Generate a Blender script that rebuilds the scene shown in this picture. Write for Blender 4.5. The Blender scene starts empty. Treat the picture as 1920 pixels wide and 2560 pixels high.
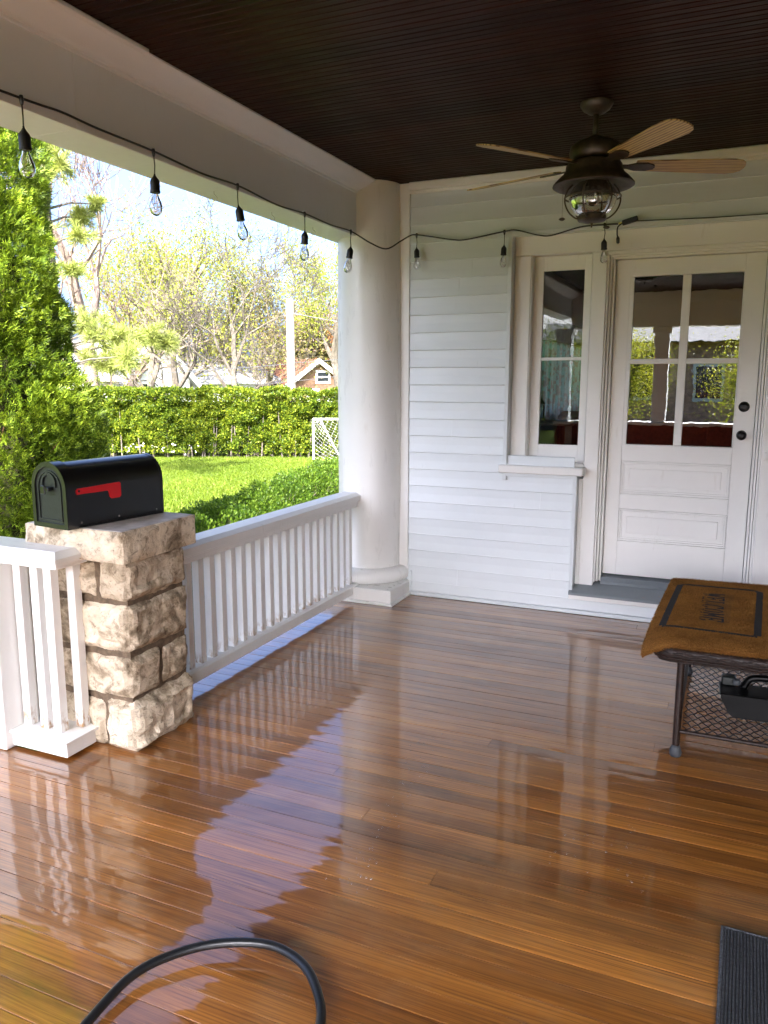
import bpy, math, random
import numpy as np
from mathutils import Vector, Matrix, noise

random.seed(7); rng = np.random.default_rng(7)
S = bpy.context.scene
R = math.radians
# ------------------------------------------------------------------ camera
cam_d = bpy.data.cameras.new('camera'); cam = bpy.data.objects.new('camera', cam_d)
S.collection.objects.link(cam); S.camera = cam
YAW, PITCH, ROLL = -0.41453, -0.16747, 0.00102
cy, sy, cp, sp = math.cos(YAW), math.sin(YAW), math.cos(PITCH), math.sin(PITCH)
Fv = Vector((sy*cp, cy*cp, sp)); Rv = Vector((cy, -sy, 0)); Uv = Rv.cross(Fv)
cr, sr = math.cos(ROLL), math.sin(ROLL)
R2 = Rv*cr + Uv*sr; U2 = Uv*cr - Rv*sr
m = Matrix(((R2.x, U2.x, -Fv.x, 0), (R2.y, U2.y, -Fv.y, 0), (R2.z, U2.z, -Fv.z, 1.591), (0, 0, 0, 1)))
cam.matrix_world = m
cam_d.sensor_fit = 'HORIZONTAL'; cam_d.sensor_width = 36; cam_d.lens = 36*1955.7/1920
cam_d.clip_start = 0.05; cam_d.clip_end = 1500
# ------------------------------------------------------------------ world and sun
SUN_EL, SUN_AZ = R(35), math.atan2(0.25, -0.97)        # azimuth from +Y towards +X
w = bpy.data.worlds.new('World'); S.world = w; w.use_nodes = True
nt = w.node_tree; nt.nodes.clear()
sky = nt.nodes.new('ShaderNodeTexSky'); sky.sky_type = 'NISHITA'; sky.sun_disc = False
sky.sun_elevation = SUN_EL; sky.sun_rotation = SUN_AZ; sky.air_density = .35; sky.dust_density = 6.2; sky.ozone_density = 4.6
bg = nt.nodes.new('ShaderNodeBackground'); bg.inputs[1].default_value = 0.14
wo = nt.nodes.new('ShaderNodeOutputWorld')
nt.links.new(sky.outputs[0], bg.inputs[0]); nt.links.new(bg.outputs[0], wo.inputs[0])
sun_d = bpy.data.lights.new('sun', 'SUN'); sun = bpy.data.objects.new('sun', sun_d); S.collection.objects.link(sun)
sun_d.energy = 2.5; sun_d.angle = R(0.53); sun_d.color = (1, 0.93, 0.82)
sdir = Vector((math.sin(SUN_AZ)*math.cos(SUN_EL), math.cos(SUN_AZ)*math.cos(SUN_EL), math.sin(SUN_EL)))
sun.rotation_euler = sdir.to_track_quat('Z', 'Y').to_euler()
S.view_settings.view_transform = 'Standard'; S.view_settings.look = 'None'
S.view_settings.gamma = 1; S.view_settings.use_curve_mapping = False
S.view_settings.exposure = 3.14
S.render.engine = 'CYCLES'
c = S.cycles
c.use_denoising = True; c.denoiser = 'OPENIMAGEDENOISE'
c.max_bounces = 10; c.diffuse_bounces = 5; c.glossy_bounces = 4; c.transmission_bounces = 6; c.transparent_max_bounces = 16
c.caustics_reflective = False; c.caustics_refractive = False
c.sample_clamp_indirect = 6

# ------------------------------------------------------------------ node helpers
def mat(name):
    mt = bpy.data.materials.new(name); mt.use_nodes = True
    return mt, mt.node_tree, mt.node_tree.nodes['Principled BSDF']
def N(nt, t, **kw):
    n = nt.nodes.new(t)
    for k, v in kw.items(): setattr(n, k, v)
    return n
def coords(nt, scale=(1, 1, 1), rand=0.0, kind='Object'):
    tc = N(nt, 'ShaderNodeTexCoord'); mp = N(nt, 'ShaderNodeMapping')
    nt.links.new(tc.outputs[kind], mp.inputs[0]); mp.inputs['Scale'].default_value = scale
    if rand:
        oi = N(nt, 'ShaderNodeObjectInfo'); mu = N(nt, 'ShaderNodeMath', operation='MULTIPLY'); mu.inputs[1].default_value = rand
        nt.links.new(oi.outputs['Random'], mu.inputs[0]); nt.links.new(mu.outputs[0], mp.inputs['Location'])
    return mp.outputs[0]
def noi(nt, vec, scale, detail=4, rough=.55, dist=0.0):
    n = N(nt, 'ShaderNodeTexNoise'); n.inputs['Scale'].default_value = scale; n.inputs['Detail'].default_value = detail
    n.inputs['Roughness'].default_value = rough; n.inputs['Distortion'].default_value = dist
    if vec is not None: nt.links.new(vec, n.inputs['Vector'])
    return n.outputs[0]
def ramp(nt, fac, stops):
    r = N(nt, 'ShaderNodeValToRGB'); nt.links.new(fac, r.inputs[0])
    e = r.color_ramp.elements
    while len(e) < len(stops): e.new(0.5)
    for el, (p, col) in zip(e, stops):
        el.position = p; el.color = (col[0], col[1], col[2], 1) if not isinstance(col, (int, float)) else (col, col, col, 1)
    return r.outputs[0]
def mixc(nt, fac, a, b, mode='MIX'):
    m = N(nt, 'ShaderNodeMix', data_type='RGBA', blend_type=mode)
    for sock, v in ((m.inputs[0], fac), (m.inputs[6], a), (m.inputs[7], b)):
        if isinstance(v, (int, float)): sock.default_value = v
        elif isinstance(v, tuple): sock.default_value = (*v, 1)
        else: nt.links.new(v, sock)
    return m.outputs[2]
def bump(nt, h, strength, dist, prev=None):
    b = N(nt, 'ShaderNodeBump'); b.inputs['Strength'].default_value = strength; b.inputs['Distance'].default_value = dist
    nt.links.new(h, b.inputs['Height'])
    if prev is not None: nt.links.new(prev, b.inputs['Normal'])
    return b.outputs[0]
def simple(name, col, rough=.5, metal=0, var=.12, nscale=8, bmp=0.0, bscale=60, coat=0, spec=.5, rand=3.0):
    mt, nt, p = mat(name)
    v = coords(nt, rand=rand)
    n = noi(nt, v, nscale, 5)
    lo = tuple(x*(1-var) for x in col); hi = tuple(min(1, x*(1+var)) for x in col)
    nt.links.new(ramp(nt, n, [(.3, lo), (.7, hi)]), p.inputs['Base Color'])
    p.inputs['Roughness'].default_value = rough; p.inputs['Metallic'].default_value = metal
    p.inputs['Coat Weight'].default_value = coat; p.inputs['Specular IOR Level'].default_value = spec
    if bmp: nt.links.new(bump(nt, noi(nt, v, bscale, 3), bmp, .002), p.inputs['Normal'])
    return mt
# ------------------------------------------------------------------ materials
def paint_mat(name, col, dirt, rough=.38, grime=.25):
    mt, nt, p = mat(name); v = coords(nt, rand=5)
    n1 = noi(nt, v, 1.3, 6, .6); n2 = noi(nt, coords(nt, (14, 14, 3), 9), 1.6, 5, .65)
    a = ramp(nt, n1, [(.35, tuple(x*.94 for x in col)), (.65, col)])
    spots = ramp(nt, n2, [(.62, 0.0), (.8, grime)])
    nt.links.new(mixc(nt, spots, a, dirt), p.inputs['Base Color'])
    nt.links.new(ramp(nt, n2, [(.3, rough*.8), (.7, rough*1.3)]), p.inputs['Roughness'])
    h = noi(nt, coords(nt, (1, 1, 1)), 3.5, 4, .6); b1 = bump(nt, h, .25, .01)
    nt.links.new(bump(nt, noi(nt, v, 90, 3), .12, .002, b1), p.inputs['Normal'])
    return mt
M = {}
M['paint'] = paint_mat('white_paint', (.81, .805, .78), (.42, .36, .27), .34, .3)
M['beam_paint'] = paint_mat('beam_paint', (.76, .79, .81), (.5, .48, .42), .42, .15)
M['column_paint'] = paint_mat('column_paint', (.82, .815, .79), (.5, .42, .3), .30, .25)
M['baluster'] = paint_mat('baluster_paint', (.81, .805, .78), (.42, .36, .27), .34, .35)
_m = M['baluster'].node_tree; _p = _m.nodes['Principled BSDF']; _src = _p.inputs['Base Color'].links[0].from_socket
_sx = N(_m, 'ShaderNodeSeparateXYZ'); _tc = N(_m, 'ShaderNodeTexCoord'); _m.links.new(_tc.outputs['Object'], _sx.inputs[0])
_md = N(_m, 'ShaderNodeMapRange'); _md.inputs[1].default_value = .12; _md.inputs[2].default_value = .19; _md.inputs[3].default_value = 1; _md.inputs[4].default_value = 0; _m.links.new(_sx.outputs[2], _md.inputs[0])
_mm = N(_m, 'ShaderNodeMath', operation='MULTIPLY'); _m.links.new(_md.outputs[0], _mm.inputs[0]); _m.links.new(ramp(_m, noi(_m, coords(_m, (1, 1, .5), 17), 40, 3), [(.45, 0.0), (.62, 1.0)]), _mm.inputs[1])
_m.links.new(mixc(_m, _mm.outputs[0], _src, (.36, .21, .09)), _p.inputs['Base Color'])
M['siding'] = paint_mat('siding_paint', (.67, .715, .735), (.6, .6, .58), .34, .2)
M['grey_paint'] = paint_mat('grey_sill_paint', (.20, .225, .24), (.33, .22, .17), .4, .7)
def ceiling_mat():
    mt, nt, p = mat('dark_stained_wood')
    v = coords(nt, (1.2, 40, 40), 20); n = noi(nt, v, 2.2, 6, .7)
    oi = N(nt, 'ShaderNodeObjectInfo')
    c1 = ramp(nt, n, [(.25, (.006, .0016, .001)), (.55, (.018, .0045, .002)), (.8, (.046, .011, .004))])
    t = ramp(nt, oi.outputs['Random'], [(0, .7), (1, 1.35)])
    nt.links.new(mixc(nt, 1.0, c1, t, 'MULTIPLY'), p.inputs['Base Color'])
    nt.links.new(ramp(nt, noi(nt, coords(nt, (2, 10, 1)), 2, 4), [(.3, .34), (.75, .6)]), p.inputs['Roughness']); p.inputs['Specular IOR Level'].default_value = .09
    nt.links.new(bump(nt, n, .5, .0015), p.inputs['Normal'])
    return mt
M['ceiling'] = ceiling_mat()
def floor_mat():
    mt, nt, p = mat('wet_fir_floor')
    warp = noi(nt, coords(nt, (.8, 3, 3), 31), 1.0, 2)
    v = coords(nt, (.9, 95, 20), 31)
    add = N(nt, 'ShaderNodeVectorMath', operation='ADD'); sc = N(nt, 'ShaderNodeVectorMath', operation='SCALE'); sc.inputs['Scale'].default_value = 2.5
    nt.links.new(warp, sc.inputs[0]); nt.links.new(v, add.inputs[0]); nt.links.new(sc.outputs[0], add.inputs[1])
    g = noi(nt, add.outputs[0], 1.9, 4, .6)
    g2 = noi(nt, coords(nt, (1.1, 9, 5), 31), 1.2, 5, .65)
    grain = ramp(nt, g, [(.26, (.105, .036, .008)), (.40, (.195, .073, .013)), (.55, (.29, .116, .021)), (.8, (.37, .16, .032))])
    blot = ramp(nt, g2, [(.28, (.38, .33, .30)), (.42, (.78, .74, .70)), (.55, (1.0, .98, .95)), (.75, (1.35, 1.3, 1.2))])
    c1 = mixc(nt, 1.0, grain, blot, 'MULTIPLY')
    oi = N(nt, 'ShaderNodeObjectInfo')
    t = ramp(nt, oi.outputs['Random'], [(0, (.62, .56, .52)), (.4, (.92, .88, .85)), (.8, (1.1, 1.08, 1.0)), (1, (1.35, 1.33, 1.2))])
    c2 = mixc(nt, 1.0, c1, t, 'MULTIPLY')
    wn = noi(nt, coords(nt, (1, 1, 1), 0, 'Generated') if 0 else None, 1, 1)
    geo = N(nt, 'ShaderNodeNewGeometry')
    big = noi(nt, geo.outputs['Position'], 1.3, 6, .65, .8)
    worn = ramp(nt, big, [(.5, 0.0), (.72, .28)])
    nt.links.new(mixc(nt, worn, c2, (.40, .26, .14)), p.inputs['Base Color'])
    p.inputs['Roughness'].default_value = .42; p.inputs['Specular IOR Level'].default_value = .35
    p.inputs['Coat Weight'].default_value = 1.0; p.inputs['Coat IOR'].default_value = 1.88
    nt.links.new(ramp(nt, big, [(.42, .003), (.56, .018), (.68, .10)]), p.inputs['Coat Roughness'])
    nt.links.new(bump(nt, g, .35, .0012), p.inputs['Normal'])
    mp = N(nt, 'ShaderNodeMapping'); nt.links.new(geo.outputs['Position'], mp.inputs[0]); mp.inputs['Scale'].default_value = (.45, 1.1, 1)
    w1 = noi(nt, mp.outputs[0], 5.0, 3, .55)
    mp2 = N(nt, 'ShaderNodeMapping'); nt.links.new(geo.outputs['Position'], mp2.inputs[0]); mp2.inputs['Scale'].default_value = (.25, 1, 1)
    w2 = noi(nt, mp2.outputs[0], 38.0, 3, .6)
    b1 = bump(nt, w1, .26, .012); b2 = bump(nt, w2, .16, .0011, b1)
    b3 = bump(nt, g, .05, .0006, b2)
    nt.links.new(b3, p.inputs['Coat Normal'])
    return mt
M['floor'] = floor_mat()
def stone_mat():
    mt, nt, p = mat('rough_limestone')
    v = coords(nt); n = noi(nt, v, 7, 8, .68, .4); n2 = noi(nt, v, 26, 6, .7, .8)
    base = ramp(nt, n, [(.32, (.13, .10, .065)), (.42, (.33, .27, .19)), (.50, (.62, .54, .42)), (.66, (.82, .75, .62))])
    crack = ramp(nt, n2, [(.36, (.30, .25, .20)), (.48, (1, 1, 1))])
    oi = N(nt, 'ShaderNodeObjectInfo'); t = ramp(nt, oi.outputs['Random'], [(0, (.85, .8, .74)), (1, (1.1, 1.06, 1))])
    nt.links.new(mixc(nt, 1.0, mixc(nt, .7, base, crack, 'MULTIPLY'), t, 'MULTIPLY'), p.inputs['Base Color'])
    p.inputs['Roughness'].default_value = .75
    b = bump(nt, n2, .9, .012); nt.links.new(bump(nt, noi(nt, coords(nt, (1, 1, 2.2)), 70, 5, .7), .6, .004, b), p.inputs['Normal'])
    return mt
M['stone'] = stone_mat()
M['slab_top'] = simple('sawn_stone', (.50, .46, .43), .6, var=.25, nscale=14, bmp=.5, bscale=80)
M['mortar'] = simple('brown_mortar', (.125, .088, .055), .9, var=.5, nscale=30, bmp=1, bscale=120)
M['black_metal'] = simple('black_enamel', (.006, .007, .008), .28, var=.3, coat=.4, bmp=.15, bscale=300)
M['green_black'] = simple('greenish_black_plastic', (.009, .012, .010), .42, var=.25, nscale=20, bmp=.3, bscale=120)
M['red'] = simple('red_plastic', (.62, .012, .018), .4, var=.08)
M['rubber'] = simple('black_rubber', (.008, .009, .010), .33, var=.4, bmp=.2, bscale=200)
M['cable'] = simple('black_cable', (.006, .006, .007), .45, var=.3)
M['bronze'] = simple('aged_bronze', (.050, .035, .022), .5, metal=.3, var=.45, nscale=25, bmp=.2)
M['steel'] = simple('dull_steel', (.32, .31, .29), .4, metal=.9, var=.2)
M['white_plastic'] = simple('white_plastic', (.75, .75, .72), .35, var=.04)
M['yellow'] = simple('yellow_tag', (.6, .55, .12), .5)
M['knob'] = simple('oil_rubbed_bronze', (.010, .008, .007), .35, metal=.4, var=.3)
def blade_mat():
    mt, nt, p = mat('oak_fan_blade')
    v = coords(nt, (2.2, 14, 8)); wv = N(nt, 'ShaderNodeTexWave', wave_type='RINGS'); cv = coords(nt, (1.0, 5.0, 3)); cv.node.inputs['Location'].default_value = (-.62, .05, 0); nt.links.new(cv, wv.inputs[0])
    wv.inputs['Scale'].default_value = 4.2; wv.inputs['Distortion'].default_value = 2.2; wv.inputs['Detail'].default_value = 2
    c1 = ramp(nt, wv.outputs['Fac'], [(.1, (.14, .075, .025)), (.3, (.44, .30, .10)), (.8, (.60, .44, .17))])
    nt.links.new(mixc(nt, .25, c1, ramp(nt, noi(nt, v, 6, 4), [(.3, (.1, .05, .02)), (.7, (.5, .32, .16))])), p.inputs['Base Color'])
    p.inputs['Roughness'].default_value = .38; return mt
M['blade'] = blade_mat()
def thin_glass(name, tint=(1, 1, 1), wav=0.0, wscale=8, ior=1.5, base=.0, rough=0.0, dirt=0.0):
    mt = bpy.data.materials.new(name); mt.use_nodes = True; nt = mt.node_tree; nt.nodes.clear()
    o = N(nt, 'ShaderNodeOutputMaterial'); mx = N(nt, 'ShaderNodeMixShader'); t = N(nt, 'ShaderNodeBsdfTransparent'); g = N(nt, 'ShaderNodeBsdfGlossy')
    fr = N(nt, 'ShaderNodeFresnel'); fr.inputs['IOR'].default_value = ior
    ad = N(nt, 'ShaderNodeMath', operation='ADD'); ad.use_clamp = True; ad.inputs[1].default_value = base
    nt.links.new(fr.outputs[0], ad.inputs[0]); nt.links.new(ad.outputs[0], mx.inputs[0])
    t.inputs[0].default_value = (*tint, 1); g.inputs['Roughness'].default_value = rough
    nt.links.new(t.outputs[0], mx.inputs[1]); nt.links.new(g.outputs[0], mx.inputs[2]); nt.links.new(mx.outputs[0], o.inputs[0])
    if wav:
        v = coords(nt, (1, 1, .8), 3); b = bump(nt, noi(nt, v, wscale, 3), wav, .01)
        b = bump(nt, noi(nt, v, wscale*16, 2), wav*.35, .0008, b)
        nt.links.new(b, g.inputs['Normal']); nt.links.new(b, fr.inputs['Normal'])
    return mt
M['door_glass'] = thin_glass('old_wavy_glass', (.40, .45, .43), .04, 3, 1.62, .26)
M['window_glass'] = thin_glass('side_window_glass', (.75, .8, .77), .04, 3, 1.5, .03)
M['bulb_glass'] = thin_glass('clear_bulb_glass', (.86, .86, .85), 0, 8, 1.4, .12)
M['water'] = thin_glass('water_bead', (.95, .95, .95), 0, 8, 1.45, .12)
M['globe_glass'] = thin_glass('seeded_globe_glass', (.80, .78, .70), .6, 20, 1.5, .08)
def coir_mat():
    mt, nt, p = mat('brown_coir')
    v = coords(nt); n = noi(nt, v, 240, 4, .8); n2 = noi(nt, v, 9, 4)
    c1 = ramp(nt, n, [(.32, (.085, .034, .008)), (.55, (.37, .165, .038)), (.75, (.60, .31, .09))])
    nt.links.new(mixc(nt, 1, c1, ramp(nt, n2, [(.3, .7), (.7, 1.15)]), 'MULTIPLY'), p.inputs['Base Color'])
    p.inputs['Roughness'].default_value = .95; p.inputs['Specular IOR Level'].default_value = .1
    nt.links.new(bump(nt, n, 1, .006), p.inputs['Normal']); return mt
M['coir'] = coir_mat()
M['coir_black'] = simple('black_coir', (.014, .012, .012), .9, var=.5, nscale=200, bmp=1, bscale=240)
M['coir_print'] = simple('faded_black_coir', (.022, .013, .008), .95, var=.7, nscale=160, bmp=1, bscale=240)
M['wicker'] = simple('dark_wicker', (.020, .011, .008), .42, var=.6, nscale=60, bmp=.3, bscale=150, coat=.05, spec=.25)
M['table_top'] = simple('grey_table_panel', (.30, .29, .26), .35, var=.15, coat=.3)
M['foot'] = simple('grey_rubber_foot', (.045, .05, .055), .7)
M['tray'] = simple('glossy_black_plastic', (.003, .003, .003), .3, coat=0, spec=.12, rand=0)
M['carpet'] = simple('charcoal_ribbed_carpet', (.030, .033, .038), .95, var=.6, nscale=120, bmp=1, bscale=260)
M['carpet_light'] = simple('grey_carpet_rib', (.055, .060, .066), .95, var=.6, nscale=120, bmp=1, bscale=260)
# vegetation
VEG = .70
def leaf_mat(name, stops, scale=2.2, trans=.45, rough=.5, isl=.5, kind=None):
    mt = bpy.data.materials.new(name); mt.use_nodes = True; nt = mt.node_tree; nt.nodes.clear()
    o = N(nt, 'ShaderNodeOutputMaterial'); geo = N(nt, 'ShaderNodeNewGeometry')
    n = noi(nt, geo.outputs['Position'], scale, 3)
    mx = N(nt, 'ShaderNodeMix', data_type='FLOAT'); mx.inputs[0].default_value = isl
    nt.links.new(n, mx.inputs[2]); nt.links.new(geo.outputs['Random Per Island'], mx.inputs[3])
    stops = [(p_, tuple(q_*VEG for q_ in c_)) for p_, c_ in stops]
    col = ramp(nt, mx.outputs[0], stops)
    d = N(nt, 'ShaderNodeBsdfPrincipled'); d.inputs['Roughness'].default_value = rough; d.inputs['Specular IOR Level'].default_value = .3
    t = N(nt, 'ShaderNodeBsdfTranslucent'); ms = N(nt, 'ShaderNodeMixShader'); ms.inputs[0].default_value = trans
    nt.links.new(col, d.inputs['Base Color'])
    br = mixc(nt, 1.0, col, (1.25, 1.2, .7), 'MULTIPLY'); nt.links.new(br, t.inputs[0])
    nt.links.new(d.outputs[0], ms.inputs[1]); nt.links.new(t.outputs[0], ms.inputs[2]); nt.links.new(ms.outputs[0], o.inputs[0])
    return mt
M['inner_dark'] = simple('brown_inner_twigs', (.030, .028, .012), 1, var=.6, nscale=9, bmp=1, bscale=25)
M['thuja'] = leaf_mat('thuja_green', [(.22, (.035, .075, .007)), (.46, (.15, .25, .016)), (.72, (.44, .58, .05))], 2.6, .40, isl=.4)
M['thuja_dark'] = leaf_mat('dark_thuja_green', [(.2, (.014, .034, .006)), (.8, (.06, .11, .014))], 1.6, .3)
M['hedge'] = leaf_mat('hedge_green', [(.25, (.04, .085, .008)), (.48, (.13, .21, .014)), (.72, (.40, .46, .035))], .6, .4, isl=.45)
M['shrub'] = leaf_mat('shrub_green', [(.2, (.035, .09, .008)), (.5, (.10, .20, .015)), (.8, (.22, .34, .03))], .8, .4)
M['budding'] = leaf_mat('spring_budding_leaf', [(.2, (.20, .26, .03)), (.5, (.38, .42, .055)), (.8, (.56, .55, .11))], .3, .5)
M['olive'] = leaf_mat('olive_tan_leaf', [(.2, (.15, .13, .05)), (.8, (.32, .27, .10))], .3, .4)
M['pine'] = leaf_mat('pine_needle', [(.2, (.18, .24, .05)), (.5, (.36, .42, .10)), (.8, (.56, .60, .18))], .5, .35)
M['evergreen'] = leaf_mat('brownish_evergreen', [(.2, (.03, .035, .012)), (.8, (.13, .11, .04))], .4, .2)
M['orange_leaf'] = leaf_mat('orange_spring_leaf', [(.2, (.28, .12, .04)), (.8, (.42, .24, .09))], .4, .4)
M['woods'] = leaf_mat('far_woods', [(.2, (.12, .15, .04)), (.8, (.30, .29, .10))], .12, .4)
M['flower'] = simple('white_petals', (.7, .7, .66), .7)
M['bark'] = simple('grey_bark', (.10, .085, .065), .9, var=.4, nscale=12, bmp=1, bscale=30)
M['bark_pink'] = simple('pinkish_pale_bark', (.21, .155, .125), .9, var=.3, nscale=6)
M['bark_red'] = simple('reddish_bark', (.17, .085, .045), .95, var=.4, nscale=30, bmp=1, bscale=60)
M['concrete'] = simple('pale_concrete', (.50, .48, .44), .85, var=.12, nscale=3)
M['pole'] = simple('weathered_pole_wood', (.27, .235, .19), .9, var=.25, nscale=6, bmp=.5)
M['net'] = simple('white_net_cord', (.72, .72, .70), .6)
def lawn_mat():
    mt, nt, p = mat('spring_lawn'); v = coords(nt)
    n = noi(nt, v, .55, 6, .6); n2 = noi(nt, v, 5, 6, .75)
    c1 = ramp(nt, n, [(.3, (.062, .100, .009)), (.5, (.098, .148, .012)), (.7, (.15, .185, .024))])
    c2 = ramp(nt, n2, [(.34, (.75, .62, .55)), (.5, (1, 1, 1)), (.7, (1.2, 1.12, .9))])
    nt.links.new(mixc(nt, 1, c1, c2, 'MULTIPLY'), p.inputs['Base Color'])
    p.inputs['Roughness'].default_value = 1; p.inputs['Specular IOR Level'].default_value = .1
    nt.links.new(bump(nt, noi(nt, v, 40, 4, .8), 1, .05), p.inputs['Normal']); return mt
M['lawn'] = lawn_mat()
M['grass'] = leaf_mat('grass_blade', [(.2, (.10, .18, .012)), (.5, (.18, .27, .02)), (.8, (.30, .36, .05))], .5, .4, isl=.35)
M['house_white'] = simple('white_house_siding', (.72, .71, .69), .6, var=.05)
M['house_brown'] = simple('brown_shingle_wall', (.20, .115, .07), .9, var=.3, nscale=3)
M['roof_red'] = simple('reddish_roof', (.33, .15, .085), .9, var=.25, nscale=3)
M['roof_grey'] = simple('grey_roof', (.27, .27, .28), .9, var=.2, nscale=3)
M['dark_pane'] = simple('dark_window', (.02, .025, .03), .1)
M['brick'] = simple('dark_red_brick', (.20, .035, .02), .8, var=.4, nscale=18)
M['lightened_brick'] = simple('sun_lightened_brick', (.50, .30, .21), .9, var=.35, nscale=5)  # street house brick, colour lightened in place of sun on its shaded face
M['brick'].name = 'dark_red_brick'
M['interior'] = simple('dim_interior_wall', (.07, .05, .04), .8, var=.3)
M['interior_red'] = simple('red_sofa_cloth', (.30, .04, .02), .8, var=.5, nscale=14)
M['lantern_metal'] = simple('lantern_metal', (.10, .09, .08), .4, metal=.5)
M['shade_cloth'] = simple('olive_valance', (.22, .22, .13), .9, var=.3)
def curtain_mat():
    mt, nt, p = mat('striped_floral_curtain'); v = coords(nt)
    n = noi(nt, v, 14, 4, .6); st = noi(nt, coords(nt, (1, 9, .01)), 2.3, 1)
    a = ramp(nt, n, [(.5, (.55, .62, .58)), (.56, (.60, .07, .03)), (.66, (.35, .03, .02))])
    b = ramp(nt, st, [(.42, (.10, .42, .38)), (.48, (.7, .7, .62)), (.56, (.9, .85, .8))])
    col = mixc(nt, .5, a, b)
    nt.links.new(col, p.inputs['Base Color']); p.inputs['Roughness'].default_value = .9
    tr = N(nt, 'ShaderNodeBsdfTranslucent'); nt.links.new(col, tr.inputs[0]); ms = N(nt, 'ShaderNodeMixShader'); ms.inputs[0].default_value = .7
    nt.links.new(p.outputs[0], ms.inputs[1]); nt.links.new(tr.outputs[0], ms.inputs[2]); nt.links.new(ms.outputs[0], nt.nodes['Material Output'].inputs[0])
    return mt
M['curtain'] = curtain_mat()

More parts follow.
